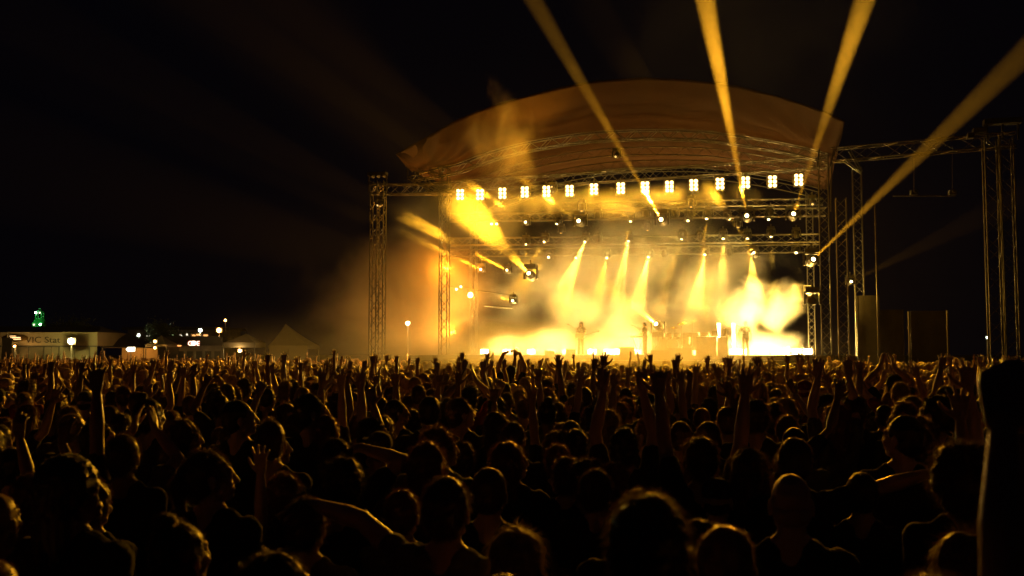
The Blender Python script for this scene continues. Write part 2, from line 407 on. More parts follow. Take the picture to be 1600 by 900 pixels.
# thin poles right of the stage and the dark screens behind them
def pole(px, ptop, v, r, label, name='thin_pole'):
    p = L(px, 520, v); t = L(px, ptop, v); root = empty(name, (p.x, p.y, 0)); tag(root, label, 'pole', 'upright poles right of the stage')
    MB().tube((0, 0, 0), (0, 0, t.z), r, n=8).build('shaft', M['alu'], root)
    MB().tube((0, 0, 0), (0, 0, .06), r * 3, n=8).build('foot', M['black_metal'], root)
    for k in range(int(t.z / 1.2)):
        MB().tube((0, 0, 1.2 * k + .8), (0, 0, 1.2 * k + .9), r * 1.5, n=8).build('clamp', M['alu'], root)
pole(1372, 320, .6, .035, 'tallest thin upright pole right of the stage')
pole(1421, 487, .6, .06, 'stout short upright pole right of the stage')
pole(1481, 485, .6, .045, 'short upright pole furthest right of the stage')
for (x0, x1, y0, v, lab) in ((1338, 1374, 462, 2.0, 'tall narrow dark screen panel beside the right tower'), (1374, 1412, 484, 2.2, 'broad lower dark screen panel between two thin poles'), (1422, 1482, 486, 2.4, 'nearly black screen panel between the two short poles')):
    a = L(x0, y0, v); b = L(x1, y0, v); root = empty('screen_panel', (a.x, a.y, 0), STAGE_ROT); tag(root, lab, 'screen', 'dark screens right of the stage')
    wd = (b - a).length
    MB().box((wd / 2, 0, a.z / 2), (wd - .04, .05, a.z)).build('cloth', M['skirt'], root)
    for xx in (0.03, wd - .03): MB().box((xx, -.04, a.z / 2), (.05, .05, a.z)).build('post', M['alu'], root)
# hung bar with two lamps, high on the right side between the towers
root = empty('hanging_bar', L(1430, 306, -1)); Mi = local(root); tag(root, 'thin black bar with small fixtures hanging under the right truss', 'lighting bar')
strut('bar', root, L(1395, 306, -1), L(1494, 306, -1), .03, Mi)
for x in (1428, 1488):
    p = Mi @ L(x, 301, -1); MB().box(p, (.3, .2, .2)).tube(p, p + Vector((0, -.2, .05)), .08, n=8).build('fixture', M['black_metal'], root)
    strut('wire', root, L(x, 306, -1), L(x, 228, -1), .008, Mi)

# ---- back and side drapes
def drape(name, label, a, b, z0, z1, waves):
    a = Vector(a); b = Vector(b); n = waves * 8; vs = []; fs = []
    d = (b - a); nn = Vector((-d.y, d.x, 0)).normalized(); root_z = (z0, (z0 + z1) / 2, z1)
    for j, z in enumerate(root_z):
        for i in range(n + 1):
            t = i / n; p = a.lerp(b, t) + nn * (0.09 * math.sin(t * waves * 2 * math.pi) + .05 * mnoise.noise(Vector((t * 20, z, 0))))
            vs.append((p.x, p.y, z))
    for j in range(2):
        for i in range(n):
            q = j * (n + 1) + i; fs.append((q, q + 1, q + n + 2, q + n + 1))
    o = MB().add(vs, fs).build(name, M['drape'], None, smooth=True); tag(o, label, 'curtain')
# ================================================================== LIGHT FIXTURES
# ---- row of six-cell blinders under the front truss
BX = [(719, 304), (750, 304), (785, 302), (820, 300), (854, 299), (890, 298), (928, 295.5), (970, 294), (1008, 292.5), (1046, 291.5), (1084, 289), (1125, 287), (1165, 285), (1207, 283.5), (1248, 281)]
def blinder_meshes():
    hs = MB()
    hs.box((0, 0.10, 0), (.44, .16, .62))
    rims = MB(); cell = MB()
    for cx in (-.105, .105):
        for cz in (-.19, 0, .19):
            n = 14
            for k in range(n):
                a0, a1 = 2 * math.pi * k / n, 2 * math.pi * (k + 1) / n
                q = lambda a, r, y: (cx + r * math.cos(a), y, cz + r * math.sin(a))
                rims.add([q(a0, .095, 0.02), q(a1, .095, 0.02), q(a1, .1, -.03), q(a0, .1, -.03)], [(0, 1, 2, 3)])
            cell.disc((cx, 0.0, cz), (0, -1, 0), .082, 14)
    yk = MB().box((-.25, .1, .1), (.02, .05, .5)).box((.25, .1, .1), (.02, .05, .5)).box((0, .1, .36), (.52, .05, .03)).tube((0, .1, .36), (0, .1, .5), .03)
    hm_ = hs.mesh('housing'); hm_.materials.append(M['black_metal']); rm = rims.mesh('rim'); rm.materials.append(M['alu'])
    ym = yk.mesh('yoke'); ym.materials.append(M['black_metal'])
    cells = []
    for cx in (-.105, .105):
        for cz in (-.19, 0, .19):
            c = MB().disc((cx, 0.0, cz), (0, -1, 0), .085, 14).mesh('cell'); c.materials.append(CELL); cells.append(c)
    return hm_, rm, ym, cells
bh, brm, by, bcells = blinder_meshes()
ordw = ['leftmost', 'second', 'third', 'fourth', 'fifth', 'sixth', 'seventh', 'middle', 'ninth', 'tenth', 'eleventh', 'twelfth', 'thirteenth', 'fourteenth', 'rightmost']
for i, (px, py) in enumerate(BX):
    p = L(px, py, -0.25)
    r_ = empty('blinder_lamp', p, STAGE_ROT + R(8))
    extra = ', crossed by a beam' if i in (1, 4, 8) else ''
    tag(r_, '%s%s six-cell blinder under the front truss%s' % (ordw[i], ' from the left' if 0 < i < 14 and i != 7 else '', extra), 'stage lamp', 'blinder lamps in a row along the front truss')
    link('housing', bh, None, r_); link('reflector_rim', brm, None, r_); link('yoke', by, None, r_)
    for c in bcells: link('cell', c, None, r_)
    dim = 0.45 if i == 1 else 1.0
    spot(r_, p - V * 0.12, p - V * 10 + Vector((0, 0, -10)), BLIND * dim, R(92), WARM, .2, .5)
    point(r_, p - V * 0.3, 70 * dim, WARM, .12)  # extra light added so the smoke glows all round the blinder

# ---- moving heads and added wash lights
def head_meshes(s=1.0):
    base = MB().box((0, 0, .28 * s), (.36 * s, .3 * s, .13 * s)).tube((0, 0, .34 * s), (0, 0, .48 * s), .03 * s).mesh('base'); base.materials.append(M['black_metal'])
    yoke = MB().box((-.2 * s, 0, .06 * s), (.05 * s, .12 * s, .36 * s)).box((.2 * s, 0, .06 * s), (.05 * s, .12 * s, .36 * s)).box((0, 0, .21 * s), (.42 * s, .12 * s, .04 * s)).mesh('yoke'); yoke.materials.append(M['black_metal'])
    hd = MB().tube((0, 0, .17 * s), (0, 0, -.05 * s), .13 * s, .15 * s, 14).tube((0, 0, -.05 * s), (0, 0, -.2 * s), .15 * s, .11 * s, 14).tube((0, 0, .17 * s), (0, 0, .22 * s), .13 * s, .07 * s, 14).mesh('head', False); hd.materials.append(M['black_metal'])
    lns = []
    for mt, rr_ in ((LENS, .055), (LENSDIM, .05), (LENSOFF, .08)):
        ln = MB().disc((0, 0, -.202 * s), (0, 0, -1), rr_ * s, 14).mesh('lens'); ln.materials.append(mt); lns.append(ln)
    return base, yoke, hd, lns
MH = head_meshes(1.0); MHBIG = head_meshes(1.7)
nmh = 0
def fixture(src, tgt, label, watts, cone, col=WARM, hang=1, big=False, cat='stage lamp', group='moving head lamps on the stage', radius=.06, blend=.3, name='moving_head'):
    """src = lens position, tgt = a point along the beam"""
    global nmh
    ms = MHBIG if big else MH; s = 1.7 if big else 1.0
    d = (Vector(tgt) - Vector(src)).normalized()
    c = Vector(src) - d * (.202 * s)
    r_ = empty(name, c, STAGE_ROT); Mi = local(r_)
    tag(r_, label, cat, group)
    flip = Matrix.Diagonal((1, 1, hang, 1))
    link('base', ms[0], None, r_, flip); link('yoke', ms[1], None, r_, flip)
    hm_ = Matrix.Translation(c) @ d.to_track_quat('-Z', 'Y').to_matrix().to_4x4()
    h = link('head', ms[2], None, r_, Mi @ hm_); link('lens', ms[3][1 if name == 'added_wash_lamp' else 0 if watts > 8000 or name == 'barrel_lamp' else 1 if watts else 2], None, h)
    if watts: spot(r_, Vector(src) + d * .03, tgt, watts, cone, col, radius, blend, 'beam_light')
    nmh += 1
    return r_
# strong beams: (source px, v in stage, end px, end depth Y, width px at the end, power, hang, label)
def beam(sp, v, ep, EY, wpx, power, label, hang=1, col=WARM, big=False, w0=.06, blend=.35):
    s = L(*sp, v); e = P(*ep, EY); ln = (e - s).length
    full = 2 * math.atan((wpx / 2 * EY / F) / ln)
    return fixture(s, e, label, power * 1e3, max(full, R(1.0)), col, hang, big, radius=w0, blend=blend)
K1 = BEAM
beam((1033, 343), 3.6, (828, -10), 26.5, 32, SKYB, 'moving head sending a strong beam up and left past the ninth blinder', big=True)
beam((1167, 337), 3.6, (1100, -10), 26.5, 34, SKYB, 'moving head sending a nearly upright beam past the thirteenth blinder', big=True)
beam((1240, 334), 3.6, (1352, -5), 27.5, 36, SKYB * .7, 'moving head sending a strong beam up past the right roof tip', big=True)
beam((1271, 405), 0.8, (1605, 80), 26, 44, SKYB * .6, 'moving head by the right stage leg sending the longest beam up and right', big=True)
beam((904, 345), 3.6, (700, 196), 36, 32, K1 * 4, 'moving head sending a broken beam up and left past the fifth blinder', big=True)
beam((821, 347), 3.6, (712, 272), 42, 18, K1 * 4, 'moving head whose thin beam ends near the second blinder')
beam((792, 422), 3.5, (640, 342), 44, 24, K1 * 4.5, 'moving head sending the brighter of two beams out past the left stage leg')
beam((751, 421), 3.5, (628, 364), 42, 18, K1 * 2.5, 'moving head sending the dimmer of two beams out past the left stage leg')
beam((826, 427), 2.2, (694, 290), 42, 95, K1 * 1.7, 'moving head casting the widest beam, a broad cone up and left', big=True, blend=.8)
beam((801, 470), 2.5, (735, 452), 44, 18, K1 * 4, 'moving head with a short beam pointing left at the small bright lamps')
beam((1025, 506), 3.2, (890, 400), 42, 46, K1 * 3.2, 'floor lamp casting a broad beam up and left over the keyboard player', hang=-1, big=True)
beam((1036, 510), 7, (1037, 470), 52, 9, K1 * .03, 'floor lamp behind the drums pointing straight up', hang=-1)
beam((1103, 522), 7, (1106, 470), 52, 16, K1 * .08, 'floor lamp on the desk riser with a bright short upright flare', hang=-1)
beam((1178, 395), 4, (1140, 338), 47, 10, K1 * 1.2, 'moving head with a short narrow beam crossing between two trusses')
beam((1330, 440), 1.5, (1440, 385), 36, 22, SKYB * .008, 'moving head right of the stage with a faint beam towards the upper right')
beam((862, 292), -.3, (790, 130), 42, 560, 6, 'added lamp on the front truss aimed up at the wisps of smoke by the roof', blend=1.0)  # made-up soft lamp that brightens the wisps
# down-pointing lamps: (source px, v, aim px on an aim plane v2, cone degrees, power)
DL = [((1075, 345), 4, (1070, 400), 2.4, 3.0, .07, 'lamp with a thin straight downward beam above the desk riser'),
      ((870, 350), 4, (822, 440), 2.4, 3.5, .12, 'lamp with a thin beam slanting down and left above the widest cone'),
      ((822, 382), 5.0, (821, 430), 4.0, 9, .06, 'lamp pointing straight down at the widest cone'),
      ((850, 378), 5.0, (820, 425), 3.6, 10, .07, 'lamp slanting down and left, nearest above the widest cone'),
      ((857, 402), 9, (825, 432), 4.0, 9, .05, 'low lamp slanting down and left beside the widest cone'),
      ((914, 378), 5.0, (875, 470), 2.4, 17, .25, 'bright lamp with a broad cone slanting down and left above the bassist'),
      ((985, 346), 4, (962, 450), 2.4, 4.0, .14, 'lamp with a long thin downward beam left of the keyboard player'),
      ((982, 377), 5.0, (968, 450), 3.6, 15, .22, 'bright lamp on the third truss left of the keyboard player'),
      ((948, 403), 6.5, (935, 460), 4.5, 16, .13, 'low lamp with a short cone over the centre left of the stage'),
      ((1013, 402), 6.5, (1000, 460), 4.5, 17, .20, 'low lamp with a bright cone over the keyboard player'),
      ((1101, 398), 6.5, (1090, 460), 4.5, 16, .26, 'low bright lamp over the desk riser'),
      ((1130, 373), 5.0, (1129, 450), 3.6, 16, .20, 'lamp on the third truss above the desk riser'),
      ((1065, 374), 5.0, (1040, 450), 4, 13, .13, 'lamp on the third truss slanting down and left'),
      ((1168, 373), 5.0, (1173, 450), 3.6, 12, .10, 'lamp on the third truss crossed by a narrow beam'),
      ((1205, 370), 5.0, (1208, 450), 4, 14, .22, 'bright lamp high on the right with a long pale cone'),
      ((1174, 397), 6.5, (1178, 455), 4.5, 20, .24, 'low bright lamp with a wide cone above the right hand performer'),
      ((1244, 395), 6.5, (1248, 450), 4.5, 17, .18, 'low lamp furthest right with a soft cone'),
      ((1201, 343), 4, (1200, 420), 2.4, 7, .04, 'faint lamp on the second truss above the right of the stage'),
      ((1104, 342), 4, (1095, 420), 2.4, 8, .04, 'faint lamp on the second truss above the desk riser'),
      ((900, 403), 6.5, (892, 450), 4.5, 10, .05, 'faint low lamp left of the broad cone'),
      ((1140, 343), 4, (1180, 392), 4.0, 1.8, .10, 'lamp on the second truss with a thin beam slanting down and right'),
      ]
for (sp, v, ep, v2, cone, pw, lab) in DL:
    s = L(*sp, v); e = L(*ep, v2)
    fixture(s, e, lab, DOWN * max(pw, .1) * 1e3 * (3 if cone < 5 else 2 if cone < 10.5 else 1), R(cone), YEL if pw > .15 else WARM, radius=.05, blend=.5)
# unlit or barely lit heads hanging on the trusses
for k, (px, py, v) in enumerate(((935, 338, 4), (1010, 336, 4), (1055, 336, 4), (1080, 336, 4), (1108, 335, 4), (1205, 333, 4), (760, 377, 5), (935, 375, 5), (1095, 372, 5), (1245, 368, 5), (1038, 398, 6.5), (1140, 396, 6.5))):
    s = L(px, py + 4, v); fixture(s, s + Vector((.1, 0, -1)), 'unlit moving head hanging on a stage truss', 0, 0, group='unlit moving heads on the trusses')
# ---- small bright cluster lamps at the left
def lampbox(name, label, p, rad, strength, watts, cat='stage lamp', group=None, face=None, col=WARM, cone=None):
    r_ = empty(name, p, STAGE_ROT); Mi = local(r_); tag(r_, label, cat, group)
    MB().tube((0, .02, 0), (0, .3, 0), rad * 1.25, rad * .8, 12).build('housing', M['black_metal'], r_)
    MB().disc((0, 0, 0), (0, -1, 0), rad, 12).build('lens', strength, r_)
    MB().box((-rad * 1.4, .15, rad), (.03, .05, rad * 2.5)).box((rad * 1.4, .15, rad), (.03, .05, rad * 2.5)).box((0, .15, rad * 2.3), (rad * 3, .05, .03)).build('bracket', M['black_metal'], r_)
    if watts: (point(r_, p - V * .1, watts, col, .1))
    return r_
lampbox('flood_lamp', 'bright flaring lamp hung low at the left side of the stage', L(735, 461, 3), .14, LENS, 260, group='small lamps at the left of the stage')
for (x, y, lab) in ((713, 452, 'left small glint beside the flaring lamp, a reflection set as lit lens'), (720, 448, 'upper small glinting lamp beside the flaring one'), (768, 350, 'tiny lamp high on the left of the second truss'), (776, 350, 'second tiny lamp high on the left of the second truss')):
    lampbox('flood_lamp', lab, L(x, y, 3), .05, LENS, 0, group='small lamps at the left of the stage')  # the leftmost is a reflection, shown as a glowing lens
strut_root = empty('lamp_bar', L(735, 452, 3)); tag(strut_root, 'short bar carrying the small lamps at the left of the stage', 'lighting bar'); Mi = local(strut_root)
strut('bar', strut_root, L(704, 447, 3.1), L(800, 462, 3.1), .03, Mi)
strut('bar', strut_root, L(757, 478, 3.1), L(800, 482, 3.1), .03, Mi)
# the barrel lamp hanging by the right leg with its hot cloud
r_ = fixture(L(1272, 468, .2), L(1290, 463, 2.5), 'large barrel lamp by the right stage leg lighting a hot cloud of smoke', BARREL, R(100), YEL, big=True, group=None, name='barrel_lamp', blend=.8)
lampbox('flood_lamp', 'front of the hot lamp behind the barrel lamp in the smoke', L(1262, 455, 1.8), .12, LENS, BARREL * .55, group='hot lamps at the right of the stage', col=YEL)

# ---- floor strobes at the back of the stage, shining through the low smoke
FS = [(757, 545, 1.2), (792, 545, 1.6), (830, 546, 1.9), (862, 546, 1.8), (885, 547, .7), (925, 547, 1.0), (951, 547, 1.9), (965, 540, 2.2), (995, 546, 1.2), (1109, 547, .4), (1147, 548, 1), (1160, 548, .9), (1193, 547, 1.8), (1222, 546, 1.8), (1245, 546, 2.0), (1262, 545, 1.8)]
fw = ['at the far left end', 'first from the left', 'second from the left', 'third from the left', 'left of the bassist', 'right of the bassist', 'beyond the bassist to the right', 'in the brightest smoke', 'beside the keyboard player', 'under the desk riser', 'right of the desk', 'behind the right performer, left', 'behind the right performer', 'right of the performer', 'second from the right end', 'at the right end']
for (px, py, pw), wd in zip(FS, fw):
    v = 7.5; p = L(px, py, v)
    r_ = empty('floor_strobe', (p.x, p.y, FLOOR), STAGE_ROT); tag(r_, 'blazing floor strobe in the low smoke, ' + wd, 'strobe', 'floor strobes along the back of the stage')
    MB().box((0, .1, .22), (.5, .2, .3)).build('housing', M['black_metal'], r_)
    MB().box((0, -.01, .22), (.44, .02, .24)).build('face', STROBE, r_)
    MB().box((-.28, .05, .15), (.03, .2, .3)).box((.28, .05, .15), (.03, .2, .3)).build('stand', M['black_metal'], r_)
    q_ = Vector((p.x, p.y, FLOOR + .45)) - V * .25; point(r_, q_, STRB * pw * .3, HOT, .18)
    spot(r_, q_, q_ - V * 8 + Vector((0, 0, .6)), STRB * pw, R(88), HOT, .18, 1.0)
# vertical strobe columns: tall flares beside the desk
for (px, py, lab) in ((1123, 505, 'tall upright light column left of the gap in the smoke'), (1146, 508, 'tall upright light column right of the gap in the smoke')):
    p = L(px, py, 8.5); r_ = empty('light_column', (p.x, p.y, FLOOR), STAGE_ROT); tag(r_, lab, 'light column', 'upright light columns')
    MB().box((0, .1, .9), (.2, .12, 1.8)).build('housing', M['black_metal'], r_)
    MB().box((0, .02, .9), (.10, .03, 1.5)).build('face', STROBE, r_)
    for zz in (1.0, 1.8): point(r_, Vector((p.x, p.y, FLOOR + zz)) - V * .2, STRB * .6, HOT, .18)
# added lamps: broad back light that fills the stage smoke from above
for (u, v, z, pw, cn) in ((3.5, 8, 9.0, 1, 110), (8.5, 8, 9.0, 1.1, 110), (13.5, 8, 9.0, 1.0, 110), (6, 1.5, 9.3, .7, 120), (11.5, 1.5, 9.3, .7, 120)):
    r_ = fixture(S(u, v, z), S(u - .6, v - 2.0, 0), 'added wide wash lamp hanging among the stage trusses', WASH * pw, R(cn), WARM, group='added wash lamps filling the stage', radius=.15, blend=1.0, name='added_wash_lamp')
for (u, v, pw) in ((1.0, 7.6, .8), (5.2, 8.6, 1.0), (10.4, 8.6, 1.0), (16.0, 7.6, .8)):
    fixture(S(u, v, FLOOR + .5), S(u + (8 - u) * .25, v - 2.0, 12), 'added floor wash lamp aimed up into the roof smoke', UPW * pw, R(62), WARM, hang=-1, group='added floor wash lamps aimed upward', radius=.15, blend=1.0, name='added_wash_lamp')  # uplights put in to brighten the upper smoke
for (u, v, z, k, lab) in ((-1.4, 2.0, 6.6, 1, 'upper added wash lamp at the left edge of the stage lighting the drifting smoke'), (-1.4, 3.0, 3.2, .7, 'lower added wash lamp at the left edge of the stage lighting the drifting smoke')):
    lampbox('flood_lamp', lab, S(u, v, z), .05, LENSDIM, SIDEW * k, group='added wash lamps at the left edge', col=ORANGE)  # invented lamps that brighten the smoke drifting left
for (u, tu, z, lab) in ((uvz(L(590, 300, -2.4))[0], -15, 9.4, 'added audience wash lamp on the paired left towers'), (17.2, 22, 9.0, 'added audience wash lamp on the right stage leg'), (8, 5, 11.7, 'added audience wash lamp above the middle blinder')):
    fixture(S(u, -2.4 if u < 0 else 0.0, z), S(tu * .8, -19, -.6), lab, AUD, R(62), WARM, group='added audience wash lamps', radius=.3, blend=.5, name='added_wash_lamp')  # made-up lamps put in to light the crowd's rims
# ================================================================== SMOKE
smoke('stage_smoke', S(7.0, 4.4, 6.2), (15.0, 7.6, 7.4), 0.15, 0.32, 0.28, 0.78, 3, 'soft yellow smoke filling the stage under the roof')
smoke('floor_smoke', S(3.2, 4.2, 2.1), (7.8, 5.2, 2.4), 0.6, 0.42, 0.28, 0.74, 1, 'dense white lit smoke rolling over the left of the stage floor', detail=5)
smoke('floor_smoke', S(8.0, 5.0, 2.2), (5.0, 4.6, 2.6), 0.65, 0.42, 0.30, 0.74, 2, 'dense white lit smoke behind the bassist and keyboard player', detail=5)
smoke('floor_smoke', S(14.6, 4.6, 2.1), (6.0, 4.8, 2.2), 0.5, 0.42, 0.30, 0.74, 5, 'dense white lit smoke rolling over the right of the stage floor', detail=5)
smoke('smoke_plume', S(14.6, 4.2, 4.5), (4.8, 2.4, 2.9), .7, 0.5, 0.34, 0.66, 9, 'ragged bright smoke column climbing toward the barrel lamp', tilt=-.35, detail=5)
smoke('drifting_smoke', S(-3.6, 3.0, 5.0), (10.5, 5.0, 7.2), 0.15, 0.2, 0.2, 0.85, 4, 'orange smoke drifting out past the left side of the stage', col=(1, .82, .6))
smoke('drifting_smoke', S(8.0, -6.5, 1.9), (15, 8.5, 3.4), 0.2, 0.25, 0.25, 0.75, 6, 'low smoke spilling over the front rows of the crowd')
smoke('smoke_plume', S(3.4, -4.5, 11.9), (4.2, 2.6, 6.4), 0.2, 0.5, 0.36, 0.74, 12, 'two wisps of smoke rising past the left of the roof', col=(1, .9, .7), detail=6, stretch=(1, 1, .6))
smoke('high_smoke', (8.5, 32, 13.5), (11, 17, 7.5), 0.0015, 0.5, 0.22, 0.76, 11, 'thin haze added high above the crowd in which the long beams show', detail=4, rz=0)  # volume put in where the sky beams need haze to show
smoke('added_halo_smoke', S(8.3, -1.5, 9.2), (11.5, 1.8, 1.7), 0.16, 0.5, 0.2, 0.75, 14, 'thin smoke added around the row of blinder lamps for their halos', detail=2)  # smoke sheet added to imitate bloom around the lamps
smoke('drifting_smoke', S(1.6, -4.6, 8.2), (7.0, 4.6, 4.4), 0.035, 0.33, 0.25, 0.8, 17, 'thin broken smoke before the left end of the roof that catches the beams', detail=4)
smoke('drifting_smoke', S(7.0, -15.0, 2.0), (18, 12, 2.9), 0.05, 0.2, 0.2, 0.8, 21, 'thin glowing veil hanging low over the front half of the crowd', detail=2)
# ================================================================== PEOPLE
SKIN = [mat('skin_%s' % n, c, 0.42, spec=0.6, noise=0.1, nscale=12, sheen=0.25) for n, c in (('fair', (.55, .36, .27)), ('tan', (.42, .26, .17)), ('brown', (.22, .12, .07)), ('pale', (.62, .44, .34)))]
CLOTH = [mat('cloth_%s' % n, c, 0.9, spec=.25, noise=0.2, nscale=6, sheen=0.08, bump=.3, bscale=60) for n, c in (('black', (.02, .02, .022)), ('navy', (.03, .04, .08)), ('grey', (.12, .12, .12)), ('white', (.3, .29, .27)), ('red', (.22, .03, .03)), ('olive', (.08, .09, .04)))]
HAIR = [mat('hair_%s' % n, c, 0.38, spec=0.6, noise=0.25, nscale=30, trans=.22, sheen=.4) for n, c in (('dark', (.03, .02, .014)), ('brown', (.10, .055, .028)), ('auburn', (.18, .08, .035)), ('blond', (.35, .24, .12)))]
TROUSER = mat('dark_denim', (.03, .035, .05), .85, noise=.2)
def sph(n=10, m=7):
    vs = [(0, 0, 1)]
    for j in range(1, m):
        a = math.pi * j / m
        for i in range(n):
            b = 2 * math.pi * i / n; vs.append((math.sin(a) * math.cos(b), math.sin(a) * math.sin(b), math.cos(a)))
    vs.append((0, 0, -1)); fs = []
    for i in range(n): fs.append((0, 1 + i, 1 + (i + 1) % n))
    for j in range(m - 2):
        for i in range(n):
            a = 1 + j * n + i; b = 1 + j * n + (i + 1) % n; fs.append((a, a + n, b + n, b))
    l = len(vs) - 1; o = 1 + (m - 2) * n
    for i in range(n): fs.append((l, o + (i + 1) % n, o + i))
    return np.array(vs), fs
SV, SF = sph(); SVs, SFs = sph(8, 5)
class Prim(MB):
    X = None
    def ell(self, c, r, X=None, small=False):
        vs = (SVs if small else SV) * np.array(r) + np.array(c); X = X or self.X
        vs = [Vector(q) for q in vs]
        if X is not None: vs = [X @ q for q in vs]
        return self.add(vs, SFs if small else SF)
    def cap(self, a, b, ra, rb, X=None, small=False):
        X = X or self.X
        a = Vector(a); b = Vector(b)
        if X is not None: a = X @ a; b = X @ b
        n = 8 if small else 12
        self.tube(a, b, ra, rb, n=n)
        for c, r in ((a, ra), (b, rb)):
            self.add([Vector(q) * r + c for q in (SVs if small else SV)], SFs if small else SF)
        return self
def remesh(mb, voxel, name, smooth=2, ratio=1.0):
    me = mb.mesh('tmp'); ob = bpy.data.objects.new('tmp', me); COL.objects.link(ob)
    m = ob.modifiers.new('r', 'REMESH'); m.mode = 'VOXEL'; m.voxel_size = voxel; m.use_smooth_shade = True
    if smooth:
        s = ob.modifiers.new('s', 'SMOOTH'); s.factor = .5; s.iterations = smooth
    if ratio < 1:
        d = ob.modifiers.new('d', 'DECIMATE'); d.ratio = ratio
    dg = bpy.context.evaluated_depsgraph_get(); out = bpy.data.meshes.new_from_object(ob.evaluated_get(dg), depsgraph=dg)
    bpy.data.objects.remove(ob); bpy.data.meshes.remove(me); out.name = name
    return out
def wobble(me, amp, sc, seed=0, zamp=None):
    n = len(me.vertices); co = np.empty(n * 3, np.float32); me.vertices.foreach_get('co', co)
    no = np.empty(n * 3, np.float32); me.vertices.foreach_get('normal', no); co = co.reshape(-1, 3); no = no.reshape(-1, 3)
    for i in range(n):
        p = co[i]; k = mnoise.noise(Vector((p[0] * sc + seed, p[1] * sc, p[2] * sc * .8))) + .5 * mnoise.noise(Vector((p[0] * sc * 2.3, p[1] * sc * 2.3 + seed, p[2] * sc * 2)))
        co[i] = p + no[i] * (amp * k)
    me.vertices.foreach_set('co', co.ravel()); me.update()

def hand(b, w, d, n, thumb, curl=.25, spread=.22, s=1.0):
    """w wrist, d direction, n palm normal, thumb = side vector sign"""
    d = Vector(d).normalized(); n = Vector(n); n = (n - d * n.dot(d)).normalized(); sd = d.cross(n).normalized() * thumb
    w = Vector(w)
    b.cap(w - d * .01, w + d * .03, .024 * s, .026 * s, small=True)
    offs = (.030, .010, -.011, -.030); lens = (.068, .078, .073, .056)
    for k, (o, ln) in enumerate(zip(offs, lens)):
        kn = w + d * ((.098 - .004 * abs(k - 1)) * s) + sd * (o * s)
        b.cap(w + d * .02 * s + sd * (o * .55 * s), kn, .016 * s, .0125 * s, small=True)
        a = (1.5 - k) * spread * .5 + (.03 * math.sin(k * 7 + w.x * 50)); base = (d * math.cos(a) + sd * math.sin(a)).normalized()
        p = kn; c = 0.0; seg = (.45, .31, .24)
        for j, f in enumerate(seg):
            c += curl * (.8 + .25 * k) * (1.0 if j else .7)
            dr = (base * math.cos(c) + n * math.sin(c)).normalized(); q = p + dr * (ln * f * s)
            b.cap(p, q, (.0105 - .001 * j) * s, (.0098 - .001 * j) * s, small=True); p = q
    p = w + d * (.025 * s) + sd * (.022 * s); ta = min(.95, .55 + spread)
    for j, ln in enumerate((.042, .034, .026)):
        dr = (d * math.cos(ta - j * .22) + sd * math.sin(ta - j * .22) + n * (.25 + curl * .5)).normalized(); q = p + dr * (ln * s)
        b.cap(p, q, (.0155 - .002 * j) * s, (.0135 - .002 * j) * s, small=True); p = q

